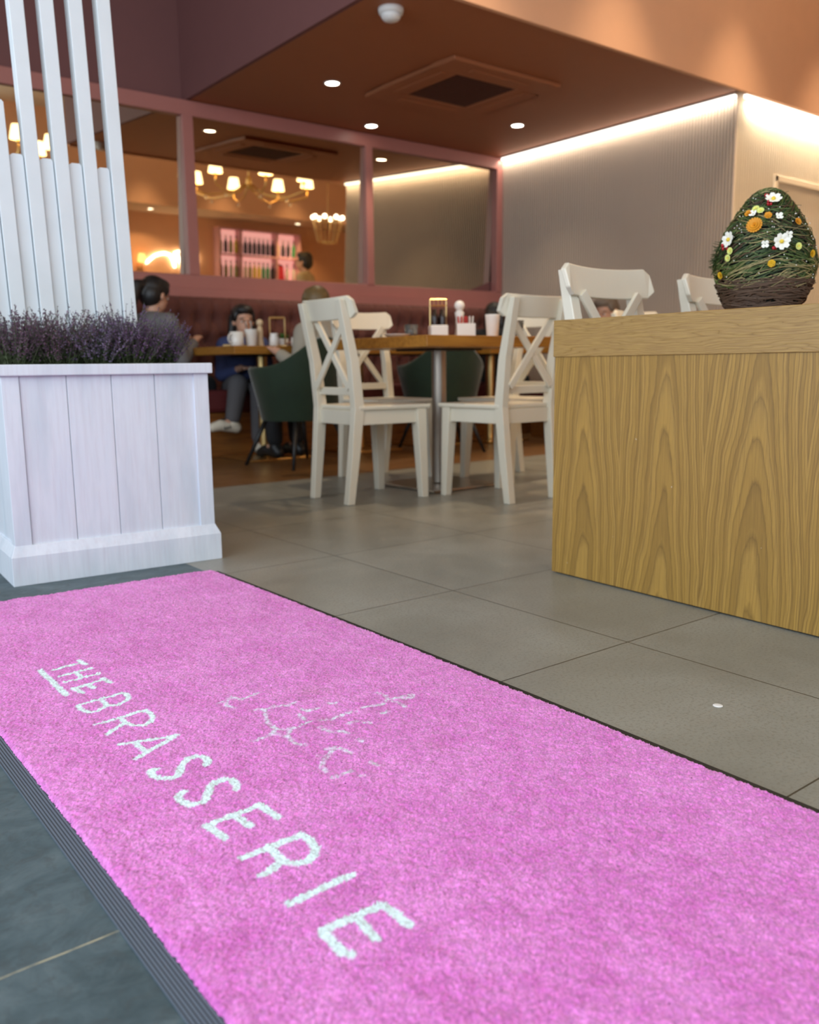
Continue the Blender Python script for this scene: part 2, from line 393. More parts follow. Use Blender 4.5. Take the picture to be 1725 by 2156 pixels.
# cove lighting
st = thing('led_strip', 'bright white light strip along the top of the taupe fluted wall', 'light strip', (XP - .03, YF + .06, ZC - .035))
MB().b2((-.012, 0, 0), (.012, YM - YF - .16, .022)).build('diffuser', e_led, st)
MB().b2((-.018, -.0, .022), (.018, YM - YF - .16, .03)).build('channel', m_plastic, st)
st = thing('led_strip', 'bright white light strip along the top of the cream wall', 'light strip', (XP + .02, YF + .018, ZC - .035))
MB().b2((0, -.010, 0), (5.2, .010, .022)).build('diffuser', e_led, st)
MB().b2((0, -.012, .022), (5.2, .012, .03)).build('channel', m_plastic, st)
lamp('cove_light', 'AREA', (XP - .05, (YF + YM) / 2, ZC - .04), 6, (1, .9, .76), 2.4, .03, rot=(0, math.radians(12), math.radians(0)))
bpy.data.objects['cove_light'].rotation_euler = (math.radians(0), math.radians(-20), 0)
bpy.data.objects['cove_light'].data.size = .03; bpy.data.objects['cove_light'].data.size_y = 2.4
lamp('cove_light_cream', 'AREA', (XP + 2.7, YF + .01, ZC - .04), 55, (1, .88, .70), 5.2, .03, rot=(math.radians(20), 0, 0))

# recessed downlights
def downlight(x, y, z, label):
    t = thing('downlight', label, 'ceiling light', (x, y, z), group='recessed downlights')
    MB().lathe([(.046, -.004), (.056, -.006), (.058, 0), (.05, .001)], n=24, cap=False).build('bezel', m_plastic, t, smooth=True)
    MB().lathe([(0, -.002), (.044, -.003), (.046, 0)], n=24).build('lens', e_down, t, smooth=True)
    return t
downlight(3.447, 5.224, ZC, 'round white downlight nearest the left edge of the dropped ceiling')
downlight(4.273, 5.935, ZC, 'round white downlight close above the middle mirror mullion')
downlight(5.206, 5.255, ZC, 'round white downlight right of the vent, near the light strip')
downlight(8.75, -1.85, 2.56, 'round downlight in the low ceiling over the bar, right above the bottle shelves')
downlight(6.0, -1.85, 2.56, 'round downlight in the low ceiling above the neon sign')
for i, (x, y) in enumerate(((3.447, 5.224), (4.273, 5.80), (5.206, 5.255))):
    lamp('downlight_beam', 'SPOT', (x, y, ZC - .02), 26, (1, .84, .62), .04, rot=(0, 0, 0), spot=math.radians(95), blend=.8)

# cassette air conditioner
ac = thing('ceiling_air_conditioner', 'square ceiling air conditioner with a dark central grille', 'air conditioner', (4.22, 4.80, ZC), group=None)
f = MB()
o_, i_ = .475, .265
for a, b in (((-o_, -o_), (o_, -i_)), ((-o_, i_), (o_, o_)), ((-o_, -i_), (-i_, i_)), ((i_, -i_), (o_, i_))): f.b2((a[0], a[1], -.028), (b[0], b[1], 0))
f.build('panel', m_ceil, ac, bevel=.008)
for s in ((0, .37, .5, .05), (0, -.37, .5, .05), (.37, 0, .05, .5), (-.37, 0, .05, .5)):
    MB().box((s[0], s[1], -.031), (s[2], s[3], .006)).build('air_flap', m_ceil, ac, bevel=.004)
g = MB().box((0, 0, -.012), (.53, .53, .004))
for i in range(18): g.box((0, -.25 + i * .0295, -.019), (.52, .012, .01))
g.build('grille', m_vent, ac)
sd = thing('smoke_detector', 'small white dome detector at the front of the dropped ceiling', 'smoke detector', (3.02, 4.0, ZC))
MB().lathe([(0, -.068), (.022, -.066), (.042, -.058), (.052, -.045), (.055, -.03)], n=28).build('dome', m_plastic, sd, smooth=True)
MB().lathe([(.052, -.03), (.064, -.028), (.068, -.01), (.068, 0)], n=28).build('base', m_plastic, sd, smooth=True)

# ------------------------------------------------------------------ door mat
LETTERS = [(5,[[0.4617,1.7551],[0.5215,1.7695]]),(5.5,[[0.5208,1.7867],[0.5242,1.7477]]),(5,[[0.4615,1.7095],[0.5243,1.7188]]),(5,[[0.4604,1.6712],[0.526,1.6791]]),(5,[[0.493,1.7136],[0.4929,1.6755]]),(5,[[0.4601,1.6244],[0.5245,1.6394]]),(6,[[0.4622,1.6272],[0.4674,1.5956]]),(6,[[0.4905,1.6319],[0.4918,1.6046]]),(6,[[0.5222,1.6443],[0.5263,1.6118]]),(6.5,[[0.4414,1.772],[0.4413,1.6038]]),(5.5,[[0.4409,1.5353],[0.5258,1.5472],[0.528,1.532],[0.5259,1.5161],[0.5159,1.5028],[0.4963,1.4936],[0.4816,1.5042],[0.4835,1.5313]]),(5.5,[[0.4409,1.5353],[0.4394,1.5118],[0.4457,1.4945],[0.458,1.4884],[0.4708,1.4941],[0.481,1.5046]]),(5.5,[[0.4396,1.43],[0.5248,1.4374],[0.5279,1.4204],[0.5245,1.3981],[0.514,1.3823],[0.4992,1.375],[0.4844,1.3857],[0.4787,1.4038],[0.48,1.427]]),(5.5,[[0.4774,1.4049],[0.4569,1.3901],[0.4409,1.3803]]),(5.5,[[0.4409,1.3267],[0.5258,1.3013],[0.441,1.2591]]),(5.5,[[0.4625,1.3156],[0.4626,1.2697]]),(6,[[0.5173,1.1723],[0.5254,1.1838],[0.5252,1.2014],[0.517,1.2106],[0.5016,1.2064],[0.4885,1.1959],[0.4793,1.1797],[0.4685,1.1656],[0.457,1.1636],[0.4457,1.1717],[0.4404,1.1868],[0.4429,1.2037],[0.4511,1.2057]]),(6,[[0.516,1.0729],[0.5228,1.0851],[0.5238,1.1035],[0.517,1.1118],[0.5039,1.1115],[0.4895,1.1015],[0.4794,1.086],[0.4699,1.0732],[0.4582,1.0677],[0.4477,1.0713],[0.4413,1.0839],[0.4412,1.0991],[0.4483,1.1103],[0.4536,1.1097]]),(6,[[0.5221,0.9661],[0.5202,1.0099],[0.439,1.0051],[0.4437,0.9627]]),(6,[[0.48,1.0028],[0.4826,0.9674]]),(6,[[0.4405,0.9059],[0.5227,0.9084],[0.5259,0.8894],[0.5218,0.8691],[0.5115,0.8566],[0.4983,0.851],[0.4878,0.8535],[0.4792,0.8625],[0.4759,0.874],[0.4772,0.901]]),(6,[[0.474,0.8707],[0.4583,0.8636],[0.4404,0.8589]]),(6,[[0.4377,0.7911],[0.5234,0.7925]]),(6,[[0.5186,0.6769],[0.5182,0.7243],[0.4411,0.7254],[0.4379,0.685],[0.4434,0.6763]]),(6,[[0.4821,0.7222],[0.4786,0.6815]])]
LOGO = [[[0.642,1.3884],[0.6545,1.3866],[0.6732,1.3969],[0.6786,1.3752],[0.6965,1.3777],[0.7199,1.3848]],[[0.656,1.3896],[0.6466,1.3679],[0.6512,1.3477]],[[0.6701,1.3199],[0.6852,1.3155],[0.6882,1.301],[0.6748,1.2766],[0.6654,1.2501],[0.6636,1.2258],[0.6705,1.2129],[0.6811,1.2042],[0.6975,1.2053],[0.7138,1.2103],[0.7255,1.2119]],[[0.6912,1.3065],[0.714,1.3082],[0.729,1.2957],[0.7476,1.3012]],[[0.6622,1.2233],[0.6518,1.207],[0.6347,1.2035],[0.6116,1.202]],[[0.6499,1.2014],[0.6637,1.1832]],[[0.6797,1.2018],[0.6673,1.1872],[0.6595,1.1695],[0.6605,1.1518],[0.6683,1.1354]],[[0.7396,1.2666],[0.7456,1.2536],[0.7653,1.2535]],[[0.7257,1.2502],[0.7211,1.2269]],[[0.7397,1.204],[0.7573,1.1971],[0.7852,1.2011],[0.8077,1.1984]],[[0.7932,1.2593],[0.8017,1.2523]],[[0.8876,1.246],[0.8931,1.2238],[0.8831,1.2062],[0.864,1.1967],[0.8508,1.1993],[0.8266,1.2069]],[[0.8851,1.2088],[0.9004,1.2004],[0.92,1.2015],[0.9338,1.1989],[0.9255,1.1883],[0.908,1.1941]],[[0.8868,1.1988],[0.8865,1.1781],[0.8881,1.1603]],[[0.724,1.1834],[0.7278,1.1515],[0.7433,1.1424],[0.7456,1.1298]],[[0.7441,1.1],[0.7462,1.0915]],[[0.7676,1.1623],[0.7866,1.1616],[0.7994,1.1436]],[[0.6868,1.1039],[0.6968,1.0957],[0.6793,1.0845],[0.6598,1.0695],[0.6482,1.0551],[0.6445,1.0377]],[[0.6636,1.0911],[0.6737,1.0797]],[[0.6415,1.0146],[0.6529,1.0137],[0.6744,1.0133]],[[0.715,1.0213],[0.7147,1.0066]],[[0.677,0.994],[0.6781,0.9903]],[[0.7012,1.0986],[0.7098,1.069]],[[0.8381,1.1614],[0.8509,1.1627]]]

mat_o = thing('door_mat', 'long pink door mat with white lettering and a black rubber border', 'mat', (0, 0, 0))
def build_mat():
    x0, x1, y0, y1 = .302, 1.088, -.05, 2.405
    st_ = .00215; nx = int((x1 - x0) / st_); ny = int((y1 - y0) / st_)
    X, Y = np.meshgrid(np.linspace(x0, x1, nx), np.linspace(y0, y1, ny))
    bow = .010 * np.sin(np.clip((Y - .3) / 2.1, 0, 1) * PI) ** 1
    sx = (X - x0) / (x1 - x0)
    Xw = X + sx * (bow + .004 * (Y - .8)) + rng.normal(0, .0006, X.shape)
    Yw = Y - .045 * (X - .30) * np.clip(Y / 2.4, 0, 1) + rng.normal(0, .0006, X.shape)
    def lown(n, m, amp):
        g = rng.random((n, m)); yi = np.linspace(0, n - 1.001, ny); xi = np.linspace(0, m - 1.001, nx)
        a = yi.astype(int); b = xi.astype(int); fy = (yi - a)[:, None]; fx = (xi - b)[None]
        fy = fy * fy * (3 - 2 * fy); fx = fx * fx * (3 - 2 * fx)
        return amp * ((g[a][:, b] * (1 - fy) * (1 - fx) + g[a + 1][:, b] * fy * (1 - fx) + g[a][:, b + 1] * (1 - fy) * fx + g[a + 1][:, b + 1] * fy * fx) - .5)
    fine = rng.random(X.shape)
    Z = .0085 + .0030 * fine + lown(300, 100, .0022) + lown(60, 20, .0015)
    e = np.minimum(np.minimum(X - x0, x1 - X), y1 - Y); Z *= np.clip(.35 + e / .006 * .65, .35, 1)
    # distance to strokes
    jx = Xw + lown(900, 320, .0026); jy = Yw + lown(900, 320, .0026)
    def dist(P, half, D):
        for (ax, ay), (bx, by) in zip(P[:-1], P[1:]):
            pad = half + .006
            m = (jx > min(ax, bx) - pad) & (jx < max(ax, bx) + pad) & (jy > min(ay, by) - pad) & (jy < max(ay, by) + pad)
            px = jx[m] - ax; py = jy[m] - ay; dx = bx - ax; dy = by - ay; t = np.clip((px * dx + py * dy) / (dx * dx + dy * dy + 1e-12), 0, 1)
            D[m] = np.minimum(D[m], np.hypot(px - t * dx, py - t * dy) - half)
    D = np.full(X.shape, 1.0)
    for w_, P in LETTERS: dist(P, .0048 if w_ < 5.6 else .0060, D)
    k = np.clip(.5 - D / .0016, 0, 1)
    D2 = np.full(X.shape, 1.0)
    for P in LOGO: dist(P, .0040, D2)
    worn = np.clip(.5 - D2 / .003, 0, 1) * np.clip(.62 + lown(500, 180, 1.5), 0, 1) * .75
    t = np.clip(lown(40, 14, .4) + lown(150, 50, .45) + .5, 0, 1)[..., None]
    pa = np.array([0.63, 0.130, 0.50]); pb = np.array([0.83, 0.29, 0.72])
    base = pa * (1 - t) + pb * t
    base *= (.68 + .60 * rng.random(X.shape))[..., None]
    wh = np.array([0.74, 0.90, 0.92]) * (.88 + .2 * fine)[..., None]
    # a few faint brown scuffs
    sc = np.zeros(X.shape)
    for (cx, cy, r) in ((.83, 1.01, .020), (.92, 1.03, .012), (.80, 1.33, .03), (.74, 1.2, .02)):
        sc = np.maximum(sc, np.exp(-((Xw - cx) ** 2 + (Yw - cy) ** 2) / r ** 2) * .45)
    scn = np.clip(sc * (lown(600, 200, 1.6) + .5), 0, .6)[..., None]
    base = base * (1 - scn) + np.array([.42, .16, .22]) * scn
    mixk = np.maximum(k, worn)[..., None]
    colr = base * (1 - mixk) + wh * mixk
    V = np.stack([Xw, Yw, Z], -1).reshape(-1, 3)
    idx = np.arange(nx * ny).reshape(ny, nx)
    F = np.stack([idx[:-1, :-1], idx[:-1, 1:], idx[1:, 1:], idx[1:, :-1]], -1).reshape(-1, 4)
    me = bpy.data.meshes.new('pile'); me.vertices.add(len(V)); me.vertices.foreach_set('co', V.ravel().astype(np.float32))
    me.loops.add(F.size); me.loops.foreach_set('vertex_index', F.ravel().astype(np.int32))
    me.polygons.add(len(F)); me.polygons.foreach_set('loop_start', np.arange(0, F.size, 4, dtype=np.int32)); me.polygons.foreach_set('loop_total', np.full(len(F), 4, dtype=np.int32))
    me.update(calc_edges=True)
    at = me.color_attributes.new('yarn', 'FLOAT_COLOR', 'POINT')
    at.data.foreach_set('color', np.concatenate([colr.reshape(-1, 3), np.ones((len(V), 1))], 1).ravel().astype(np.float32))
    n = N('carpet_yarn'); a = n.n('ShaderNodeAttribute', attribute_name='yarn'); n.l(a.outputs['Color'], n.b.inputs['Base Color'])
    n.rough(.95); n.b.inputs['Specular IOR Level'].default_value = .15; n.b.inputs['Sheen Weight'].default_value = .25
    n.bump(n.noise(n.obj(), 900, 2), .5, .002)
    me.materials.append(n.m)
    o = bpy.data.objects.new('pile', me); COL.objects.link(o); o.parent = mat_o; return o
pile = build_mat(); pile['label'] = 'pink carpet pile with white lettering and a worn chandelier emblem'
def rubber():
    n = N('ribbed_rubber'); p = n.sep(n.obj())
    a = n.math('SINE', n.math('MULTIPLY', p[0], 2 * PI / .0040)); b = n.math('SINE', n.math('MULTIPLY', p[1], 2 * PI / .0036))
    k = n.math('MULTIPLY', n.math('GREATER_THAN', a, -.3), n.math('ADD', n.math('MULTIPLY', b, .3), .7))
    n.col(n.ramp(k, [(0, (0.020, 0.028, 0.038)), (1, (0.15, 0.19, 0.245))])); n.rough(.5); n.bump(k, .5, .0012); return n.m
rb = MB()
def strip(pts_in, pts_out):
    for i in range(len(pts_in) - 1):
        a, b, c, d = pts_in[i], pts_in[i + 1], pts_out[i + 1], pts_out[i]
        rb.hexa([(a[0], a[1], 0), (b[0], b[1], 0), (c[0], c[1], 0), (d[0], d[1], 0)], [(a[0], a[1], .0052), (b[0], b[1], .0052), (c[0], c[1], .0022), (d[0], d[1], .0022)])
ys = [-.06 + i * .125 for i in range(20)]
rb.b2((.306, -.05, 0), (1.086, 2.36, .004))
strip([(.307, y) for y in (-.06, 1.0, 2.41)], [(.277, y) for y in (-.06, 1.0, 2.42)])
m_rub = rubber()
rb.build('rubber_border', m_rub, mat_o)['label'] = 'ribbed grey rubber edge on the left of the mat'
rb = MB()
bw = lambda y: .010 * math.sin(max(0, min(1, (y - .3) / 2.1)) * PI)
ys = [-.06 + i * .1224 for i in range(21)]
rin = [(1.082 + bw(y) + .004 * (y - .8), y - .033 * y / 2.4) for y in ys]; rout = [(p[0] + .019, p[1] + .001) for p in rin]
strip(rout, rin); 
rb.build('rubber_edge', mat('black_rubber', (0.015, 0.014, 0.012), .6), mat_o)['label'] = 'thin black rubber edge on the right of the mat'

# ------------------------------------------------------------------ planter
PR = math.radians(-3.4)
pl = thing('wooden_planter', 'white-washed square wooden planter box with a tall slatted back', 'planter', (.589, 2.564, 0), PR)
W_, Dp = .618, .60
def ring(mb, x0, y0, x1, y1, z0, z1, t):
    mb.b2((x0, y0, z0), (x1, y0 + t, z1)); mb.b2((x0, y1 - t, z0), (x1, y1, z1)); mb.b2((x0, y0 + t, z0), (x0 + t, y1 - t, z1)); mb.b2((x1 - t, y0 + t, z0), (x1, y1 - t, z1))
# plinth with a sloped shoulder
b_ = MB(); b_.b2((0, 0, 0), (W_, Dp, .082))
b_.hexa([(0, 0, .082), (W_, 0, .082), (W_, Dp, .082), (0, Dp, .082)], [(.013, .013, .112), (W_ - .013, .013, .112), (W_ - .013, Dp - .013, .112), (.013, Dp - .013, .112)])
b_.build('plinth', m_wash, pl, bevel=.0015)
in_ = .014
# the boards of each side
def board(nm, a, b, par=pl): return MB().b2(a, b).build(nm, m_wash, par, bevel=.0012)
bx = [.062, .185, .313, .442, .565]
bx = [.055, .180, .305, .432, .556]
for i in range(4):
    board('front_board', (in_ + .006 + (bx[i] - .014) + .0008, in_ + .006, .10), (in_ + .006 + (bx[i + 1] - .014) - .0008, in_ + .02, .59))
for i in range(4):
    y_a = in_ + .05 + i * .124
    board('side_board', (in_ + .006, y_a + .0008, .10), (in_ + .02, y_a + .1232, .59))
    board('side_board', (W_ - in_ - .02, y_a + .0008, .10), (W_ - in_ - .006, y_a + .1232, .59))
    board('back_board', (.05 + i * .13, Dp - in_ - .02, .10), (.179 + i * .13, Dp - in_ - .006, .59))
for x in (in_, W_ - in_ - .046):
    for y in (in_, Dp - in_ - .046):
        board('corner_post', (x, y, .105), (x + .046, y + .046, .59))
rm = MB(); ring(rm, .004, -.002, W_ - .004, Dp + .002, .583, .614, .05); rm.build('rim', m_wash, pl, bevel=.003)
MB().b2((.03, .03, .50), (W_ - .03, Dp - .03, .578)).build('soil', m_soil, pl)
# slatted screen rising from the box
sy = .30; PT = .0835; slx = .484
def slat(x0, x1, z1, y0, y1, nm, chop=0):
    c = .006
    mb = MB(); x0 += .0012; x1 -= .0012; X0, X1 = x0, x1; x0 += .007; x1 += .007; k_ = -(z1 - .5) * .026; xa, xb = X0 + .007 + k_, X1 + .007 + k_
    mb.hexa([(x0, y0, .50), (x1, y0, .50), (x1, y1, .50), (x0, y1, .50)], [(xa, y0, z1 - c), (xb, y0, z1 - c), (xb, y1, z1 - c), (xa, y1, z1 - c)])
    mb.hexa([(xa, y0, z1 - c), (xb, y0, z1 - c), (xb, y1, z1 - c), (xa, y1, z1 - c)], [(xa + c * 1.6, y0, z1), (xb - c, y0, z1), (xb - c, y1, z1), (xa + c * 1.6, y1, z1)])
    return mb.build(nm, m_slat, pl, bevel=.0015)
tops = [1.715, 1.93, 2.0, 1.90, 1.37, 1.26]
for i in range(6):
    xr = slx + .0 - i * PT
    slat(xr - .043, xr, tops[i], sy - .014, sy + .032, 'tall_slat')
    if i < 6: slat(xr - PT, xr - .043, 1.215 + .004 * i, sy - .004, sy + .022, 'short_slat')
for za, zb_ in ((.70, .76), (1.12, 1.17)): MB().b2((slx - 6 * PT, sy + .033, za), (slx, sy + .05, zb_)).build('cross_rail', m_slat, pl)

# ------------------------------------------------------------------ heather plants
m_heath = mat('heather_stem', (0.045, 0.055, 0.022), .7, var=.5, scale=30)
def petalmat(nm, c):
    n = N(nm); oi = n.noise(n.obj(), 60, 2); n.col(n.ramp(oi, [(.3, tuple(v * .45 for v in c)), (.55, c), (.75, tuple(min(1, v * 1.9 + .03) for v in c))])); n.rough(.7); return n.m
m_pet = [petalmat('purple_heather_bloom', (0.115, 0.060, 0.135)), petalmat('dusky_heather_bloom', (0.12, 0.060, 0.10)), petalmat('lilac_heather_bloom', (0.16, 0.115, 0.20))]
m_leafg = mat('heather_foliage', (0.055, 0.085, 0.030), .6, var=.5, scale=50)
def heather(x, y, label, seed, bloom, hmax, spread=.105):
    R = random.Random(seed); t = thing('heather_plant', label, 'plant', (x, y, .575), group='heather plants in the planter')
    st_, bl, lf = MB(), MB(), MB()
    for k in range(150):
        a = R.random() * 2 * PI; rr_ = math.sqrt(R.random()); bx_, by_ = .05 * rr_ * math.cos(a), .05 * rr_ * math.sin(a)
        lean = spread * (.25 + .75 * rr_); h = hmax * (.62 + .38 * R.random()) * (1 - .18 * rr_)
        ex, ey = bx_ + lean * math.cos(a + R.uniform(-.4, .4)), by_ + lean * math.sin(a + R.uniform(-.4, .4))
        pts = [Vector((bx_ + (ex - bx_) * q ** 1.3 + R.uniform(-.003, .003), by_ + (ey - by_) * q ** 1.3 + R.uniform(-.003, .003), h * q)) for q in (0, .3, .55, .78, 1)]
        st_.tube(pts, [.0014, .0012, .001, .0008, .0005], n=3, cap=False)
        m = 22 if k % 4 else 30
        for j in range(m):
            q = R.uniform(.36, 1.0); i0 = min(3, int(q * 4)); p = pts[i0].lerp(pts[i0 + 1], q * 4 - i0)
            s_ = R.uniform(.0016, .0034) * (1.2 - .55 * q)
            d = Vector((R.gauss(0, 1), R.gauss(0, 1), R.gauss(.6, .7))).normalized()
            u = d.orthogonal().normalized() * s_; v = d.cross(u.normalized()) * s_; c = p + d * .002
            tip = c + d * s_ * 2.6
            bl.add([c - d * s_ * .4, c + u, c + v, c - u, c - v, tip], [(0, 1, 2), (0, 2, 3), (0, 3, 4), (0, 4, 1), (5, 2, 1), (5, 3, 2), (5, 4, 3), (5, 1, 4)])
        for j in range(20):
            q = R.uniform(.02, .52); i0 = min(3, int(q * 4)); p = pts[i0].lerp(pts[i0 + 1], q * 4 - i0)
            d = Vector((R.gauss(0, 1), R.gauss(0, 1), R.gauss(.9, .5))).normalized() * R.uniform(.010, .022); u = d.orthogonal().normalized() * .0012
            lf.add([p - u, p + u, p + d], [(0, 1, 2)])
    st_.build('stem', m_heath, t)['kind'] = 'stuff'
    bl.build('blossom', bloom, t)['kind'] = 'stuff'
    lf.build('foliage', m_leafg, t)['kind'] = 'stuff'
    return t
heather(.665, 2.665, 'heather plant with dusky purple spikes at the left end of the planter', 1, m_pet[1], .215)
heather(.785, 2.66, 'heather plant with dark purple spikes, second from the left end of the planter', 2, m_pet[1], .225)
heather(.89, 2.655, 'greyish-lilac heather plant in the middle of the planter', 3, m_pet[2], .205)
heather(.99, 2.65, 'bright purple heather plant, second from the right in the planter', 4, m_pet[0], .235)
heather(1.075, 2.68, 'loose spindly heather plant at the right front corner of the planter', 5, m_pet[0], .20, .075)
heather(1.07, 2.80, 'heather plant behind, beside the right edge of the slatted screen', 6, m_pet[1], .20, .07)
heather(.60 + .08, 2.80, 'heather plant close in front of the screen at the left', 8, m_pet[0], .20, .06)

# ------------------------------------------------------------------ oak partition
ob = thing('oak_partition', 'low oak veneered partition with a thick oak top band', 'partition', (1.826, .40, 0), math.radians(-1.4))
bx_ = MB().b2((0, -.9, .004), (.118, 1.32, .640)); bx_.build('veneer_panel', m_oak, ob, bevel=.0012)
MB().b2((-.004, -.9, .618), (.122, 1.323, .7185)).build('top_band', m_oakband, ob, bevel=.0015)
MB().b2((.012, -.9, 0), (.106, 1.30, .006)).build('plinth_shadow_gap', m_black, ob)

# ------------------------------------------------------------------ white cross-back chair
CW = 'white cross-back dining chairs'
def make_chair(label, loc, rz):
    t = thing('dining_chair', label, 'chair', loc, rz, CW)
    # faces +Y ; seat
    s_ = MB(); s_.hexa([(-.170, -.17, .408), (.170, -.17, .408), (.195, .205, .408), (-.195, .205, .408)], [(-.172, -.172, .428), (.172, -.172, .428), (.198, .209, .428), (-.198, .209, .428)])
    s_.build('seat', m_white, t, bevel=.006)
    for sx in (-1, 1):
        q = MB(); x = sx * .162; o = .026
        q.hexa([(sx * .172 - .018, .178 - .018, 0), (sx * .172 + .018, .178 - .018, 0), (sx * .172 + .018, .178 + .018, 0), (sx * .172 - .018, .178 + .018, 0)],
               [(x - o, .162 - o, .408), (x + o, .162 - o, .408), (x + o, .162 + o, .408), (x - o, .162 + o, .408)])
        q.build('front_leg', m_white, t, bevel=.003)
        # one continuous rear leg and back post, splayed at the foot and raked at the top
        q = MB(); prof = [(0, -.212, .018, .140), (.22, -.186, .022, .146), (.42, -.166, .025, .150), (.62, -.186, .022, .150), (.80, -.226, .018, .150), (.875, -.246, .013, .150)]
        for (z0, y0, h0, x0), (z1, y1, h1, x1) in zip(prof[:-1], prof[1:]):
            q.hexa([(sx * x0 - .019, y0 - h0, z0), (sx * x0 + .019, y0 - h0, z0), (sx * x0 + .019, y0 + h0, z0), (sx * x0 - .019, y0 + h0, z0)],
                   [(sx * x1 - .019, y1 - h1, z1), (sx * x1 + .019, y1 - h1, z1), (sx * x1 + .019, y1 + h1, z1), (sx * x1 - .019, y1 + h1, z1)])
        q.build('rear_leg', m_white, t, bevel=.003)
        MB().hexa([(sx * .150 - .010, -.15, .345), (sx * .150 + .010, -.15, .345), (sx * .164 + .010, .15, .345), (sx * .164 - .010, .15, .345)],
                  [(sx * .150 - .010, -.15, .408), (sx * .150 + .010, -.15, .408), (sx * .164 + .010, .15, .408), (sx * .164 - .010, .15, .408)]).build('side_apron', m_white, t, bevel=.002)
    MB().b2((-.14, .152, .345), (.14, .174, .408)).build('front_apron', m_white, t, bevel=.002)
    MB().b2((-.135, -.178, .345), (.135, -.156, .408)).build('rear_apron', m_white, t, bevel=.002)
    # curved top rail: rounded ends, bowed backwards, mounted in front of the posts
    n = 16; vs = []; fs = []
    for i in range(n + 1):
        u = -1 + 2 * i / n; x = u * .198; y = -.191 - .030 * (1 - u * u); 
        e = max(0, (abs(u) - .90) / .10); zt = .893 - .008 * (1 - u * u) - .020 * e * e; zb = .800 - .006 * (1 - u * u) + .020 * e * e
        for yy, zz in ((y + .010 - .0, zb), (y - .010, zb), (y - .010 - .022, zt), (y + .010 - .022, zt)): vs.append((x, yy, zz))
    for i in range(n):
        a = 4 * i; b = a + 4
        for k in range(4): fs.append((a + k, a + (k + 1) % 4, b + (k + 1) % 4, b + k))
    fs += [(3, 2, 1, 0), (4 * n, 4 * n + 1, 4 * n + 2, 4 * n + 3)]
    MB().add(vs, fs).build('top_rail', m_white, t, bevel=.004)
    for z in (.49,):
        MB().box((0, -.168, z), (.275, .018, .034)).build('lower_rail', m_white, t, bevel=.003)
    for sx in (-1, 1):
        a = Vector((sx * .128, -.168, .505)); b = Vector((-sx * .128, -.214, .806)); d = b - a; mid = (a + b) / 2
        ang = math.atan2(d.z, d.x)
        MB().box((mid.x, mid.y - (.0 if sx > 0 else .006), mid.z), (d.length, .014, .030), rot=(math.radians(0), -ang, 0)).build('cross_slat', m_white, t, bevel=.002)
    return t
ch = make_chair('white cross-back chair seen from behind at the left side of the front table', (2.335, 3.302, 0), math.radians(-90))
place = [
    (2.80, 2.925, 0, 'white cross-back chair turned away at the front table, half hidden by the oak partition'),
    (2.79, 3.795, 180, 'white cross-back chair facing the camera behind the front table'),
    (3.30, 3.36, 90, 'white cross-back chair at the far right end of the front table'),
    (2.175, 1.592, 180, 'white cross-back chair rising behind the left end of the oak partition'),
    (2.76, 1.592, 180, 'white cross-back chair just left of the straw egg'),
    (4.16, 3.02, 180, 'white cross-back chair whose top rail barely shows beyond the partition'),
]
for x, y, r, lb in place: dup(ch, (x, y, 0), math.radians(r), lb)

# ------------------------------------------------------------------ tables
def table(name, label, x0, y0, x1, y1, zt, th, base='square', pole=m_steel, group=None):
    cx, cy = (x0 + x1) / 2, (y0 + y1) / 2; t = thing(name, label, 'table', (cx, cy, 0), 0, group)
    hx, hy = (x1 - x0) / 2, (y1 - y0) / 2
    MB().b2((-hx, -hy, zt - th), (hx, hy, zt)).build('table_top', m_tabletop, t, bevel=.003)
    MB().tube([(0, 0, .02), (0, 0, zt - th)], .036, n=20).build('pedestal', pole, t, smooth=False)
    MB().box((0, 0, .008), (.44, .44, .012)).build('base_plate', pole, t, bevel=.003)
    MB().box((0, 0, zt - th - .005), (.3, .3, .01)).build('top_plate', m_black, t)
    return t
table('dining_table', 'square oak-topped pedestal table between the four white chairs', 2.42, 2.98, 3.22, 3.78, .7285, .05)
table('dining_table', 'wooden table behind the oak partition carrying the straw egg', 1.99, .60, 2.95, 1.40, .7285, .05)
TG = 'tables along the banquette'
table('dining_table', 'honey-coloured table by the banquette, nearest the planter, with mugs on it', 2.48, 4.90, 3.20, 5.55, .7285, .05, pole=m_brass, group=TG)
table('dining_table', 'banquette table seen below the left half of the front table top', 3.26, 4.90, 3.96, 5.55, .7285, .05, pole=m_brass, group=TG)
table('dining_table', 'banquette table behind the pedestal of the front table', 4.11, 4.90, 4.45, 5.55, .7285, .05, pole=m_brass, group=TG)
table('dining_table', 'banquette table at the corner beyond the right-hand white chairs', 4.50, 4.80, 5.15, 5.50, .7285, .05, pole=m_brass, group=TG)

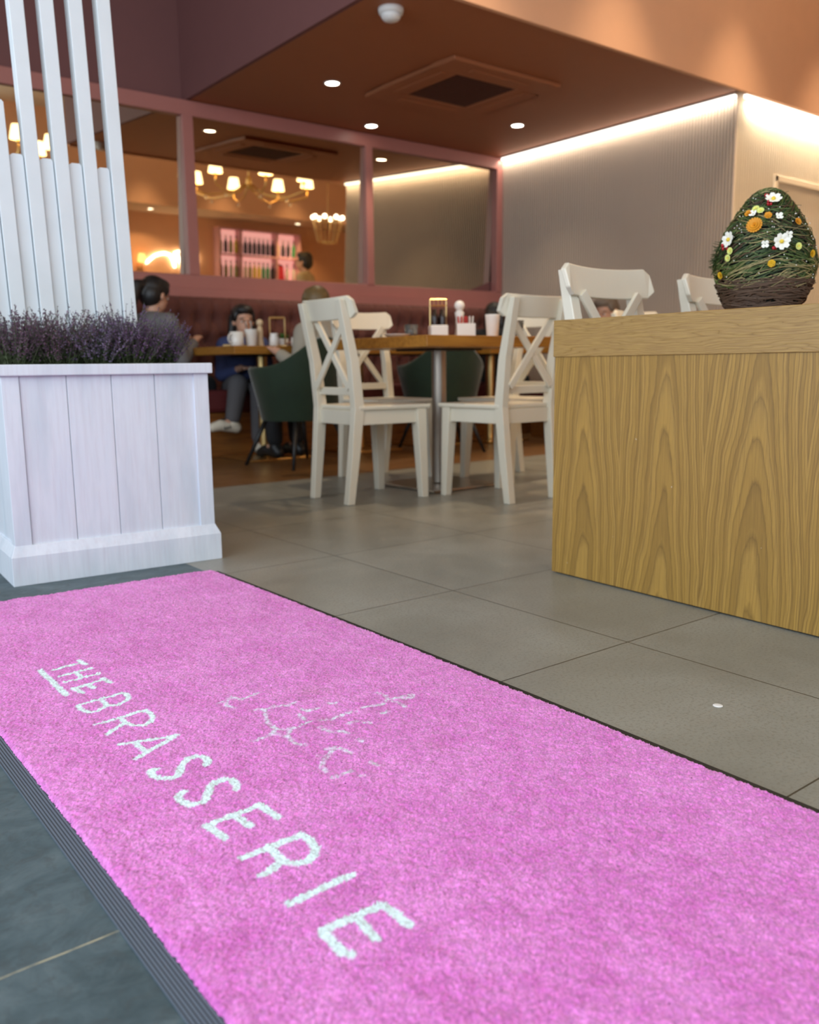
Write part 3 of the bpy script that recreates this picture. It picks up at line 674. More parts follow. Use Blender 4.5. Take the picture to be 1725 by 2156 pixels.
# ------------------------------------------------------------------ banquette
bq = thing('banquette', 'long buttoned burgundy banquette under the wall of mirrors', 'bench', (1.0, 5.42, 0))
LX = 4.86
MB().b2((0, .04, .0), (LX, .66, .30)).build('plinth', m_orangewood, bq, bevel=.004)
MB().b2((0, 0, .30), (LX, .60, .45)).build('seat_cushion', m_seat, bq, bevel=.03)
nx, nz = 330, 40; vs = []; z0, z1 = .42, 1.10
btn = []
for r, zz in enumerate((.62, .78, .94)):
    for i in range(40): btn.append((.06 + i * .13 + (.065 if r % 2 else 0), zz))
B = np.array(btn)
XX, ZZ = np.meshgrid(np.linspace(0, LX, nx), np.linspace(z0, z1, nz))
dd = np.full(XX.shape, 9.0)
for bx2, bz2 in B: dd = np.minimum(dd, np.hypot(XX - bx2, ZZ - bz2))
pl_ = np.abs(np.sin((XX - .06) / .13 * PI)); pleat = np.where(ZZ > .94, np.clip(1 - pl_ * 3, 0, 1), 0)
u1 = ((XX - .06) / .13 + (ZZ - .62) / .16 / 2); u2 = ((XX - .06) / .13 - (ZZ - .62) / .16 / 2)
dia = np.where(ZZ <= .94, np.minimum(np.abs(u1 - np.round(u1)), np.abs(u2 - np.round(u2))), .5)
YY = -.05 * np.clip(dd / .075, 0, 1) ** .6 + .018 * np.clip(1 - dia * 9, 0, 1) + .02 * pleat
YY += .04 * np.clip((ZZ - 1.05) / .05, 0, 1) ** 2
v = np.stack([XX, .60 + YY, ZZ], -1).reshape(-1, 3).tolist()
fsb = [(j * nx + i, j * nx + i + 1, (j + 1) * nx + i + 1, (j + 1) * nx + i) for j in range(nz - 1) for i in range(nx - 1)]
bk = MB().add(v, fsb); bk.b2((0, .61, z0), (LX, .70, 1.098)); bk.build('buttoned_back', m_burg, bq, smooth=True)
b2_ = thing('banquette', 'short burgundy bench against the fluted wall', 'bench', (5.30, 3.9, 0))
MB().b2((.04, 0, 0), (.56, 1.3, .30)).build('plinth', m_orangewood, b2_)
MB().b2((0, 0, .30), (.56, 1.3, .45)).build('seat_cushion', m_seat, b2_, bevel=.03)
MB().b2((.47, 0, .45), (.56, 1.3, .80)).build('back_cushion', m_burg, b2_, bevel=.03)

# ------------------------------------------------------------------ green tub chairs
GG = 'dark green velvet tub chairs'
def tub(label, loc, rz):
    t = thing('tub_chair', label, 'armchair', loc, rz, GG)     # faces +Y
    n = 40; vs = []; fs = []
    def R_(a, k): return (.30 + .02 * k) * (1 + .06 * math.cos(2 * a))
    for i in range(n + 1):
        a = math.radians(-208 + 236 * i / n)     # from one arm round the back to the other
        back = max(0, -math.sin(a)); h = .60 + .17 * back ** 3
        for rr_, z in ((.235, .28), (.265, .42), (.305, h - .02), (.300, h), (.262, h), (.250, h - .03), (.235, .44), (.19, .30)):
            vs.append((rr_ * math.cos(a), rr_ * math.sin(a) * .95, z))
    for i in range(n):
        for k in range(7): a = i * 8 + k; fs.append((a, a + 8, a + 9, a + 1))
    fs += [tuple(range(8)), tuple(n * 8 + k for k in reversed(range(8)))]
    MB().add(vs, fs).build('shell', m_green, t, smooth=True)
    MB().lathe([(0, .27), (.215, .28), (.232, .33), (.232, .42), (.20, .45), (0, .455)], n=32).build('seat_cushion', m_green, t, smooth=True)
    for sx in (-1, 1):
        for sy in (-1, 1):
            MB().tube([(sx * .14, sy * .14, .30), (sx * .245, sy * .235, 0)], [.016, .010], n=10).build('leg', m_black, t, smooth=True)
    return t
tb = tub('dark green velvet tub chair in shadow beside the first white chair', (2.80, 4.70, 0), math.radians(8))
dup(tb, (4.00, 4.78, 0), math.radians(-22), 'lighter-lit green tub chair behind the pedestal of the front table')

# ------------------------------------------------------------------ things on the tables
def single(name, mb, m, label, cat, loc, group=None, smooth=True, rz=0, bevel=0):
    o = mb.build(name, m, None, smooth=smooth, bevel=bevel); o.location = loc; o.rotation_euler = (0, 0, rz); return tag(o, label, cat, group)
TZ1 = .7285
# front table
cd = thing('condiment_caddy', 'brass wire caddy holding dark sauce bottles on the front table', 'caddy', (2.80, 3.36, TZ1), math.radians(-30))
MB().b2((-.042, -.045, 0), (.042, .045, .062)).build('box', m_porc, cd, bevel=.004)
wr = MB()
for x in (-.04, .04):
    wr.tube([(x, 0, .05), (x, 0, .185)], .0025, n=6)
wr.tube([(-.04, 0, .185), (.04, 0, .185)], .003, n=6).tube([(-.04, 0, .155), (.04, 0, .155)], .003, n=6)
for x in (-.02, 0, .02): wr.tube([(x, 0, .155), (x, 0, .185)], .002, n=5)
wr.build('wire_handle', m_brass, cd)
m_sauce = mat('dark_sauce_bottle', (0.02, 0.008, 0.006), .25)
for i, (x, y) in enumerate(((-.019, -.017), (.019, -.017), (-.019, .02), (.019, .02))):
    single('sauce_bottle', MB().lathe([(.014, 0), (.0165, .004), (.0165, .095), (.012, .112), (.008, .118), (.008, .135), (0, .136)], n=16), m_sauce,
           ['dark sauce bottle at the front left of the wire caddy', 'dark sauce bottle at the front right of the wire caddy', 'dark sauce bottle at the back left of the wire caddy', 'dark sauce bottle at the back right of the wire caddy'][i],
           'bottle', (cd.matrix_basis @ Vector((x, y, .005))).to_tuple() if False else (2.80 + x * .866 + y * .5, 3.36 - x * .5 + y * .866, TZ1 + .003), 'sauce bottles in the caddy')
sb = thing('sachet_box', 'white box of red sauce sachets beside the dark bottles', 'box', (2.925, 3.30, TZ1), math.radians(-35))
q = MB(); 
for a, b in (((-.045, -.035, 0), (.045, -.031, .07)), ((-.045, .031, 0), (.045, .035, .07)), ((-.045, -.031, 0), (-.041, .031, .07)), ((.041, -.031, 0), (.045, .031, .07)), ((-.041, -.031, 0), (.041, .031, .004))): q.b2(a, b)
q.build('box', m_porc, sb, bevel=.001)
for i in range(6): MB().box((-.034 + i * .013, 0, .062), (.004, .054, .085), rot=(0, .08 * (i % 3 - 1), 0)).build('sachet', m_red if i < 4 else m_porc, sb)
gr = thing('pepper_grinder', 'white ball-topped grinder behind the red sachets', 'grinder', (2.99, 3.42, TZ1))
MB().lathe([(.024, 0), (.025, .01), (.020, .05), (.019, .10), (.024, .13), (.016, .142)], n=24).build('body', m_porc, gr, smooth=True)
MB().ell((0, 0, .165), (.026, .026, .026), 20, 14).build('ball_top', m_porc, gr, smooth=True)
single('cup', MB().lathe([(.026, 0), (.028, .004), (.036, .105), (.038, .112), (.034, .112), (.026, .01), (0, .008)], n=28), m_porc, 'tall plain white cup at the right of the condiments on the front table', 'cup', (3.03, 3.22, TZ1))
single('tumbler', MB().lathe([(.026, 0), (.029, .004), (.033, .075), (.031, .075), (.027, .008), (0, .007)], n=24), m_glass, 'small clear glass tumbler near the right edge of the front table', 'glass', (3.02, 3.04, TZ1))
tl = thing('tealight_holder', 'glass tealight holder with a candle on the front table, left of the sauce caddy', 'candle', (2.585, 3.30, TZ1))
MB().lathe([(.024, 0), (.027, .004), (.033, .058), (.031, .058), (.025, .01), (0, .008)], n=24).build('glass', m_glass, tl, smooth=True)
MB().lathe([(0, .009), (.019, .009), (.019, .042), (.004, .050), (0, .052)], n=20).build('candle', m_porc, tl, smooth=True)
sr = MB().lathe([(.0, 0), (.04, 0), (.062, .012), (.064, .014), (.04, .006), (0, .005)], n=28)
single('saucer', sr, m_porc, 'white saucer left of the tealight on the front table', 'saucer', (2.50, 3.30, TZ1))
single('spoon', MB().tube([(-.05, 0, .004), (.02, 0, .006)], .0025, n=6).ell((.035, 0, .006), (.018, .011, .004), 12, 6), m_steel, 'small steel spoon lying between the tealight and the sauce caddy', 'spoon', (2.66, 3.27, TZ1), rz=.8)
# banquette table with breakfast things
def mug(label, loc, r, h, rz=0, group=None):
    t = thing('mug', label, 'mug', loc, rz, group)
    MB().lathe([(r * .8, 0), (r * .95, .006), (r, h * .3), (r, h), (r - .004, h), (r - .005, .012), (0, .01)], n=28).build('body', m_porc, t, smooth=True)
    MB().tube([(-r + .002, 0, h * .8), (-r - .024, 0, h * .78), (-r - .034, 0, h * .5), (-r - .022, 0, h * .25), (-r + .002, 0, h * .2)], .005, n=8).build('handle', m_porc, t, smooth=True)
    return t
mug('large white mug with its handle to the left on the banquette table nearest the planter', (2.56, 5.02, TZ1), .042, .088, math.radians(20))
mug('white coffee cup right of the menu holder on the table nearest the planter', (2.955, 4.97, TZ1), .033, .055, math.radians(200))
single('saucer', MB().lathe([(.0, 0), (.045, 0), (.07, .012), (.072, .014), (.045, .006), (0, .005)], n=28), m_porc, 'white saucer at the right end of the table nearest the planter', 'saucer', (3.03, 5.08, TZ1))
single('plate', MB().lathe([(.0, 0), (.07, 0), (.11, .014), (.112, .016), (.07, .006), (0, .005)], n=32), m_porc, 'white plate behind the mugs on the table nearest the planter', 'plate', (2.74, 5.30, TZ1))
po = thing('cutlery_pot', 'square white pot with a lid between the mug and the pepper mill', 'pot', (2.665, 5.03, TZ1))
MB().lathe([(.030, 0), (.034, .004), (.040, .098), (.042, .104), (.036, .104), (.03, .01), (0, .008)], n=28).build('body', m_porc, po, smooth=True)
for i, (x, y) in enumerate(((.01, .01), (-.012, .0), (.0, -.014))): MB().tube([(x, y, .01), (x * 2.2 - .01, y * 2.2, .155)], .003, n=6).build('utensil', m_steel, po)
pm = thing('pepper_mill', 'pale wooden pepper mill with a round knob on the table nearest the planter', 'pepper mill', (2.745, 5.06, TZ1))
m_pale = mat('pale_wood', (0.72, 0.55, 0.34), .45)
MB().lathe([(.022, 0), (.024, .006), (.017, .05), (.019, .09), (.015, .12), (.01, .128)], n=24).build('body', m_pale, pm, smooth=True)
MB().ell((0, 0, .148), (.022, .022, .022), 18, 12).build('knob', m_pale, pm, smooth=True)
single('jug', MB().lathe([(.026, 0), (.03, .004), (.03, .05), (.024, .07), (.027, .08), (.022, .08), (.024, .05), (0, .008)], n=24), m_porc, 'small white milk jug right of the pepper mill', 'jug', (2.80, 4.98, TZ1))
mh = thing('menu_holder', 'brass frame menu holder standing between the cups', 'menu holder', (2.86, 5.04, TZ1), math.radians(-35))
q = MB(); 
for x in (-.048, .048): q.tube([(x, 0, .0), (x, 0, .18)], .005, n=8)
q.tube([(-.048, 0, .18), (.048, 0, .18)], .007, n=8); q.build('frame', m_brass, mh)
MB().box((0, 0, .004), (.11, .05, .008)).build('foot', m_brass, mh, bevel=.002)
pp = thing('potted_plant', 'tiny green plant in a white pot right of the menu holder', 'potted plant', (2.985, 5.18, TZ1))
MB().lathe([(.024, 0), (.026, .004), (.032, .055), (.028, .055), (.02, .04), (0, .04)], n=24).build('pot', m_porc, pp, smooth=True)
q = MB(); R = random.Random(3)
for k in range(42):
    a = R.random() * 2 * PI; e = R.uniform(.2, 1.3); r_ = R.uniform(.03, .06); d = Vector((math.cos(a) * math.cos(e), math.sin(a) * math.cos(e), math.sin(e))) * r_
    u = Vector((-math.sin(a), math.cos(a), 0)) * .009; c = Vector((0, 0, .045)); q.add([c, c + d * .6 - u, c + d, c + d * .6 + u], [(0, 1, 2, 3)])
q.build('leaves', mat('fresh_leaf', (0.08, 0.24, 0.05), .5), pp)
single('napkin', MB().box((0, 0, .008), (.11, .09, .014), rot=(0, 0, .3)), mat('yellow_pastry', (0.75, 0.55, 0.25), .7), 'folded cream napkin between the mug and the white pot', 'napkin', (2.63, 5.20, TZ1), smooth=False, bevel=.004)
for i, (x, y, lb) in enumerate(((3.40, 5.05, 'white cup on the second banquette table, seen over the front table'), (3.62, 5.15, 'white cup on the second banquette table, right of the other cup'))):
    mug(lb, (x, y, TZ1), .036, .06, 1.0 + i)

# right-hand table behind the partition
single('pot', MB().b2((-.045, -.045, 0), (.045, .045, .085)), m_porc, 'square white pot right of the straw egg', 'pot', (2.36, 1.115, TZ1), smooth=False, bevel=.006)
sg = thing('salt_grinder', 'wooden grinder with a white ball top at the right edge of the photo', 'grinder', (2.42, 1.16 - .12, TZ1 + .0))
MB().lathe([(.026, 0), (.027, .008), (.021, .05), (.021, .11), (.026, .135)], n=24).build('body', m_pale, sg, smooth=True)
MB().ell((0, 0, .150), (.025, .025, .025), 18, 12).build('ball_top', m_porc, sg, smooth=True)

# ------------------------------------------------------------------ straw egg
m_straw = [mat('green_straw', (0.085, 0.13, 0.026), .6, var=.5, scale=14), mat('dark_green_straw', (0.030, 0.062, 0.013), .6, var=.5, scale=14),
           mat('dry_straw', (0.32, 0.26, 0.11), .65, var=.4, scale=14), mat('brown_twig', (0.075, 0.038, 0.018), .7, var=.5, scale=14)]
m_core = mat('dark_egg_core', (0.006, 0.008, 0.003), .95, bump=.6, bscale=60)
EC = Vector((2.25, 1.33, TZ1))
eg = thing('straw_egg', 'large woven straw egg decorated with small flowers, in a brown twig basket base', 'decoration', EC)
EZ, EA, ECH = .158, .126, .163
EZS = [0, .035, .073, .124, .175, .2255, .27, .30, .314, .322]; ERS = [.086, .105, .120, .130, .119, .097, .070, .047, .030, .012]
def egg_r(z): return float(np.interp(z, EZS, ERS))   # radius at height z above the egg's foot
prof = [(0, 0), (.09, 0)] + [(egg_r(z) * .93, z) for z in [.005 + i * .0129 for i in range(24)]] + [(0, .316)]
MB().lathe(prof, n=40).build('core', m_core, eg, smooth=True)
R = random.Random(21)
def egg_pt(th, z, o=0): r = egg_r(max(0, min(.322, z))) + o; return Vector((r * math.cos(th), r * math.sin(th), z))
SB = [MB(), MB(), MB(), MB()]
for k in range(1700):
    if k < 1320:
        z = .07 + .25 * R.random() ** 1.15; th = R.uniform(0, 2 * PI)
        base = .55 * math.sin(th * 1.5 + z * 26) + (.25 if z > .15 else .0)
        slope = base + R.gauss(0, .30); ln = R.uniform(.05, .13)
        kd = R.choices((0, 1, 2, 3), (.34, .32, .14, .20))[0]; rad = R.uniform(.0006, .0014)
        if z < .13: kd = R.choices((0, 1, 2), (.5, .15, .35))[0]; slope *= .6
    else:
        z = .004 + .078 * R.random(); th = R.uniform(0, 2 * PI); slope = R.gauss(0, .10); ln = R.uniform(.07, .17); kd = 3; rad = R.uniform(.0013, .0028)
    pts = []; lift = R.uniform(0, .007); cur = R.gauss(0, 1.2)
    for q in range(7):
        t_ = q / 6; zz = z + (t_ - .5) * ln * math.sin(slope) + cur * .006 * (t_ - .5) ** 2 * 4; zz = max(.004, min(.321, zz))
        r_ = max(.04, egg_r(zz)); tt = th + (t_ - .5) * ln * math.cos(slope) / r_
        pts.append(egg_pt(tt, zz, lift * (1 - (2 * t_ - 1) ** 4 * .5) - .003 + (.006 * t_ if R.random() < .04 else 0)))
    SB[kd].tube(pts, rad, n=4, cap=False)
for k in range(70):   # stray ends
    th = R.uniform(0, 2 * PI); z = R.uniform(.02, .31); p = egg_pt(th, z); d = Vector((math.cos(th), math.sin(th), R.uniform(-.8, .8))).normalized()
    SB[R.choice((0, 1, 2, 3)) if z > .08 else 3].tube([p, p + d * R.uniform(.006, .018) + Vector((R.uniform(-.01, .01),) * 3)], [.0009, .0005], n=3, cap=False)
for nm, mb, m, lb in (('green_straw', SB[0], m_straw[0], 0), ('dark_straw', SB[1], m_straw[1], 0), ('dry_straw', SB[2], m_straw[2], 0), ('twig_weave', SB[3], m_straw[3], 'brown twig basket weave')):
    o = mb.build(nm, m, eg); o['kind'] = 'stuff'
    if lb: o['label'] = lb
m_pw = mat('white_petal', (0.85, 0.85, 0.76), .6); m_py = mat('yellow_centre', (0.80, 0.58, 0.05), .6); m_lime = mat('lime_petal', (0.72, 0.76, 0.22), .6)
m_or = mat('orange_petal', (0.68, 0.28, 0.01), .6); m_yel = mat('golden_petal', (0.75, 0.44, 0.01), .6); m_rb = mat('red_berry', (0.45, 0.01, 0.02), .35)
m_bead = mat('glass_bead', (0.9, 0.88, 0.8), .1)
FL = [('daisy', -0.075, -0.063, 0.117), ('daisy', -0.092, -0.098, 0.011), ('daisy', -0.128, 0.037, 0.027), ('lime', -0.109, -0.022, 0.096), ('lime', -0.108, -0.039, 0.09), ('lime', -0.133, 0.022, -0.002), ('lime', -0.132, 0.025, -0.019), ('lime', -0.055, -0.123, 0.0), ('orange_big', -0.123, -0.034, 0.054), ('orange', -0.103, -0.063, 0.076), ('orange', -0.105, -0.079, -0.04), ('orange', -0.118, 0.047, -0.058), ('orange', -0.117, -0.003, 0.086), ('orange', -0.039, -0.12, 0.06), ('orange', -0.013, -0.134, -0.016), ('white', -0.084, -0.088, 0.073), ('white', -0.117, -0.067, 0.006), ('white', -0.076, -0.11, 0.027), ('white', -0.116, -0.019, 0.084), ('red', -0.079, -0.041, 0.128), ('red', -0.088, -0.058, 0.106), ('red', -0.102, -0.088, -0.0), ('red', -0.127, 0.045, 0.009)]
def frame(nr):
    nr = nr.normalized(); u = nr.orthogonal().normalized(); return u, nr.cross(u), nr
def petals(mb, c, nr, n, r, w, tilt=.35, a0=0):
    u, v_, nn = frame(nr)
    for k in range(n):
        a = a0 + 2 * PI * k / n; d = (math.cos(a) * u + math.sin(a) * v_); s2 = (-math.sin(a) * u + math.cos(a) * v_)
        d2 = (d + nn * tilt).normalized(); P0 = c + d * r * .12
        mb.add([P0 - s2 * w * .25, P0 + s2 * w * .25, P0 + d2 * r * .6 + s2 * w * .55, P0 + d2 * r + s2 * w * .3, P0 + d2 * r - s2 * w * .3, P0 + d2 * r * .6 - s2 * w * .55, P0 + d2 * r * .55 + nn * .0015],
               [(0, 1, 6), (1, 2, 6), (2, 3, 6), (3, 4, 6), (4, 5, 6), (5, 0, 6)])
for kd, x, y, z in FL:
    k_ = egg_r(min(.318, z + EZ)) / math.hypot(x, y); x *= k_; y *= k_
    p = Vector((x, y, z + EZ)); nr = Vector((x / EA ** 2, y / EA ** 2, z / ECH ** 2)).normalized(); c = p + nr * .010
    if kd == 'daisy':
        mb = MB(); petals(mb, c, nr, 7, .0195, .014); f_ = mb.build('white_daisy', m_pw, eg)
        MB().ell(c + nr * .003, (.0052,) * 3, 12, 8).build('flower_centre', m_py, f_, smooth=True)
    elif kd == 'lime':
        mb = MB(); petals(mb, c, nr, 12, .0085, .005, .3); petals(mb, c + nr * .001, nr, 12, .006, .004, .7); f_ = mb.build('lime_flower', m_lime, eg)
        MB().ell(c + nr * .002, (.0024,) * 3, 8, 6).build('flower_centre', m_py, f_, smooth=True)
    elif kd == 'orange_big':
        mb = MB(); 
        for q in range(3): petals(mb, c + nr * .001 * q, nr, 18, .0185 - .004 * q, .007, .25 + .3 * q, q * .2)
        mb.build('orange_marigold', m_or, eg)
    elif kd == 'orange':
        mb = MB()
        for q in range(4): petals(mb, c + nr * .001 * q, nr, 6, .0090 - .0018 * q, .009, .4 + .35 * q, q * .5)
        mb.build('golden_rosette', m_yel if z < .05 else m_or, eg)
    elif kd == 'white':
        mb = MB(); petals(mb, c, nr, 4, .010, .009, .5); mb.build('small_white_blossom', m_pw, eg)
    else:
        mb = MB()
        for q in range(4): mb.ell(c + Vector((R.uniform(-.006, .006), R.uniform(-.006, .006), R.uniform(-.006, .006))), (.0035, .0035, .0045), 10, 6)
        mb.build('red_berry_cluster', m_rb, eg, smooth=True)
mb = MB()
for k in range(60):
    th = R.uniform(PI * .9, PI * 1.7); z = R.choice((R.uniform(.08, .14), R.uniform(.20, .25), R.uniform(.1, .3))); mb.ell(egg_pt(th, z, .008), (.0014,) * 3, 6, 4)
o = mb.build('beads', m_bead, eg); o['kind'] = 'stuff'
for nm, th, z, ln, r_ in (('grass_tuft', PI * .78, .15, .06, .02),):
    mb = MB()
    for k in range(60):
        p = egg_pt(th + R.gauss(0, .08), z + R.gauss(0, .018)); d = Vector((math.cos(th) + R.gauss(0, .5), math.sin(th) + R.gauss(0, .5), R.gauss(.1, .5))).normalized()
        mb.tube([p, p + d * .02], [.0012, .0006], n=3, cap=False)
    o = mb.build(nm, m_straw[1], eg); o['kind'] = 'stuff'

# ------------------------------------------------------------------ people
def cap_(mb, a, b, ra, rb, n=12):
    a, b = Vector(a), Vector(b); mb.tube([a, b], [ra, rb], n=n); mb.ell(a, (ra,) * 3, n, 8); mb.ell(b, (rb,) * 3, n, 8)
def chain(mb, pts, rs):
    for i in range(len(pts) - 1): cap_(mb, pts[i], pts[i + 1], rs[i], rs[i + 1])
def remesh(o, vox=.008, it=3):
    r = o.modifiers.new('join', 'REMESH'); r.mode = 'VOXEL'; r.voxel_size = vox; r.use_smooth_shade = True
    s_ = o.modifiers.new('soft', 'SMOOTH'); s_.iterations = it; s_.factor = .5; return o
def person(label, loc, rz, pose, top, bottom, hairm, style, scale=1, head_turn=0, nod=0, shoes=None, group=None):
    t = thing('person', label, 'person', loc, rz, group, scale)   # faces +Y
    P = pose; b = MB()
    hip, chest, neck = Vector(P['hip']), Vector(P['chest']), Vector(P['neck'])
    chain(b, [hip, chest, neck], [.125, .135, .055])
    HT = Matrix.Translation(neck + Vector(P.get('headoff', (0, .03, .13)))) @ Euler((-nod, 0, head_turn)).to_matrix().to_4x4()
    def hp(x, y, z): return HT @ Vector((x, y, z))
    chain(b, [neck - Vector((0, 0, .02)), hp(0, -.01, -.05)], [.052, .050])
    rotm = Euler((-nod, 0, head_turn))
    b.ell(hp(0, -.012, .030), (.076, .095, .092), 20, 14, rotm); b.ell(hp(0, .030, -.035), (.058, .060, .080), 18, 12, rotm)
    b.ell(hp(0, .055, -.085), (.026, .024, .020), 10, 8)
    b.ell(hp(0, .096, -.012), (.011, .020, .024), 10, 8, rotm); b.ell(hp(0, .092, .024), (.040, .014, .010), 10, 6, rotm)
    b.ell(hp(0, .080, -.053), (.026, .016, .010), 10, 6, rotm)
    for s in (-1, 1): b.ell(hp(s * .078, -.005, -.005), (.010, .018, .030), 8, 8, rotm)
    for s, k in ((-1, 'l'), (1, 'r')):
        sh, el, ha = Vector(P['sh' + k]), Vector(P['el' + k]), Vector(P['ha' + k])
        chain(b, [chest + Vector((0, 0, .08)), sh], [.08, .055]); chain(b, [sh, el, ha], [.050, .038, .026])
        d = (ha - el).normalized(); side = d.cross(Vector((0, 0, 1))).normalized(); palm = ha + d * .05
        b.ell(palm, (.034, .034, .018), 12, 8); cap_(b, ha, palm, .024, .026)
        for q in range(4):
            f0 = palm + side * (-.024 + .016 * q) + d * .025; ln = (.034, .040, .037, .028)[q]
            f1 = f0 + d * ln + Vector((0, 0, -.006)); f2 = f1 + d * ln * .6 + Vector((0, 0, -.020)); chain(b, [f0, f1, f2], [.0085, .0078, .0068])
        f0 = palm - side * .022 * s - d * .01; chain(b, [f0, f0 - side * .03 * s + d * .02, f0 - side * .035 * s + d * .05], [.011, .009, .008])
        hp_, kn, an = Vector(P['hip']) + Vector((s * .085, 0, -.02)), Vector(P['kn' + k]), Vector(P['an' + k])
        chain(b, [hp_, kn, an], [.085, .055, .036]); toe = an + Vector(P.get('toe' + k, (0, .15, -.05)))
        chain(b, [an, toe], [.036, .028])
    body = remesh(b.build('body', m_skin, t), .0075, 2)
    # clothing
    c = MB(); chain(c, [hip + Vector((0, 0, .02)), chest, neck - Vector((0, 0, .03))], [.145, .155, .075])
    for s, k in ((-1, 'l'), (1, 'r')):
        sh, el, ha = Vector(P['sh' + k]), Vector(P['el' + k]), Vector(P['ha' + k])
        chain(c, [chest + Vector((0, 0, .08)), sh, el, el.lerp(ha, .85)], [.10, .072, .056, .043])
    remesh(c.build('top', top, t), .010, 3)
    c = MB()
    for s, k in ((-1, 'l'), (1, 'r')):
        hp_, kn, an = Vector(P['hip']) + Vector((s * .08, 0, -.01)), Vector(P['kn' + k]), Vector(P['an' + k])
        chain(c, [hip, hp_, kn, kn.lerp(an, .88)], [.14, .105, .075, .058])
    remesh(c.build('trousers', bottom, t), .010, 3)
    for s, k in ((-1, 'l'), (1, 'r')):
        an = Vector(P['an' + k]); tv = Vector(P.get('toe' + k, (0, .15, -.05))); toe = an + tv
        c = MB(); heel = an + Vector((0, 0, -.04)) - Vector((tv.x, tv.y, 0)).normalized() * .03
        chain(c, [an + Vector((0, 0, -.005)), heel], [.045, .042]); chain(c, [heel, an.lerp(toe, .6), toe], [.042, .042, .034])
        sh_ = remesh(c.build('shoe', shoes or m_black, t), .008, 2)
        if shoes:
            q = MB()
            for j in range(3):
                a_ = an.lerp(toe, .25 + .13 * j); dd = Vector((-tv.y, tv.x, 0)).normalized() * .046; q.tube([a_ + dd + Vector((0, 0, -.03)), a_ + Vector((0, 0, .044)), a_ - dd + Vector((0, 0, -.03))], .006, n=6)
            q.build('shoe_stripe', m_black, sh_)
    # face details
    for s in (-1, 1):
        e = MB().ell(hp(s * .030, .084, .006), (.011, .007, .006), 12, 8).build('eye', m_porc, t, smooth=True)
        MB().ell(hp(s * .030, .090, .006), (.005, .003, .005), 10, 6).build('iris', m_black, e)
        MB().tube([hp(s * .016, .093, .030), hp(s * .034, .091, .034), hp(s * .050, .078, .028)], .0035, n=6).build('eyebrow', hairm, t)
    MB().tube([hp(-.022, .090, -.053), hp(0, .098, -.051), hp(.022, .090, -.053)], [.003, .005, .003], n=8).build('lips', mat('lip', (.42, .14, .12), .5), t)
    # hair
    h = MB(); h.ell(hp(0, -.030, .045), (.090, .092, .092), 20, 14, rotm); h.ell(hp(0, -.050, .0), (.088, .075, .090), 18, 12, rotm)
    h.ell(hp(0, .026, .092), (.074, .066, .040), 14, 8, rotm); h.ell(hp(0, -.015, .070), (.088, .090, .064), 16, 10, rotm)
    for s in (-1, 1): h.ell(hp(s * .070, .015, .045), (.020, .040, .045), 12, 8, rotm)
    if style == 'ponytail':
        chain(h, [hp(0, -.10, .05), hp(-.01, -.16, .03), hp(-.01, -.18, -.10), hp(0, -.17, -.24)], [.035, .038, .034, .012])
    if style == 'long':
        for s in (-1, 1): chain(h, [hp(s * .075, -.03, .03), hp(s * .085, -.03, -.08), hp(s * .08, -.02, -.20)], [.03, .032, .02])
        chain(h, [hp(0, -.09, .0), hp(0, -.10, -.2)], [.06, .045])
    if style == 'bun': h.ell(hp(0, -.11, .09), (.045,) * 3, 14, 10)
    remesh(h.build('hair', hairm, t), .008, 2)
    return t
def sit(**k):
    d = dict(hip=(0, 0, .54), chest=(0, .03, .86), neck=(0, .05, 1.01), shl=(-.17, .03, .95), shr=(.17, .03, .95), ell=(-.21, .10, .70), elr=(.21, .10, .70),
             hal=(-.13, .32, .79), har=(.13, .32, .79), knl=(-.11, .42, .52), knr=(.11, .42, .52), anl=(-.11, .40, .10), anr=(.11, .40, .10)); d.update(k); return d
m_gjack = mat('grey_jacket', (0.16, 0.15, 0.15), .8); m_navy = mat('navy_top', (0.025, 0.03, 0.08), .8); m_denim = mat('blue_denim', (0.045, 0.06, 0.16), .85)
m_jean = mat('grey_jeans', (0.09, 0.085, 0.09), .85); m_dark = mat('black_cloth', (0.012, 0.012, 0.014), .85); m_beige = mat('beige_shirt', (0.42, 0.33, 0.20), .8)
m_sneak = mat('white_sneaker', (0.7, 0.64, 0.52), .6); m_greyhair = mat('grey_brown_hair', (0.20, 0.15, 0.11), .6); m_knit = mat('stone_knit', (0.38, 0.34, 0.27), .9)
person('woman with dark tied-back hair in a grey jacket, seated left of the breakfast table', (2.23, 5.60, 0), math.radians(-70), sit(hal=(-.05, .34, .80), har=(.10, .33, .83)), m_gjack, m_dark, m_hair, 'ponytail', .93, nod=.25)
person('dark-haired child with grey jeans and white striped sneakers, legs crossed under the breakfast table', (2.93, 5.66, 0), math.radians(160),
       sit(hip=(0, 0, .52), chest=(0, .04, .77), neck=(0, .06, .89), shl=(-.14, .03, .84), shr=(.14, .03, .84), ell=(-.18, .08, .62), elr=(.18, .08, .62), hal=(-.10, .26, .66), har=(.08, .26, .66),
           knl=(-.06, .42, .52), knr=(.10, .42, .55), anl=(-.04, .40, .10), anr=(.16, .46, .27), toel=(0, .13, -.05), toer=(.15, .06, -.03)), m_denim, m_jean, m_hair, 'long', .89, head_turn=.15, nod=.1, shoes=m_sneak)
person('person with light brown hair and pale knit top, seated in the darker green tub chair', (2.99, 4.68, 0), math.radians(15), sit(hip=(0, -.02, .54), chest=(0, .03, .80), neck=(0, .05, .92), shl=(-.17, .03, .87), shr=(.17, .03, .87), hal=(-.22, .22, .74), ell=(-.24, .02, .64)), m_knit, m_dark, m_olivehair, 'short', .92, head_turn=-.5)
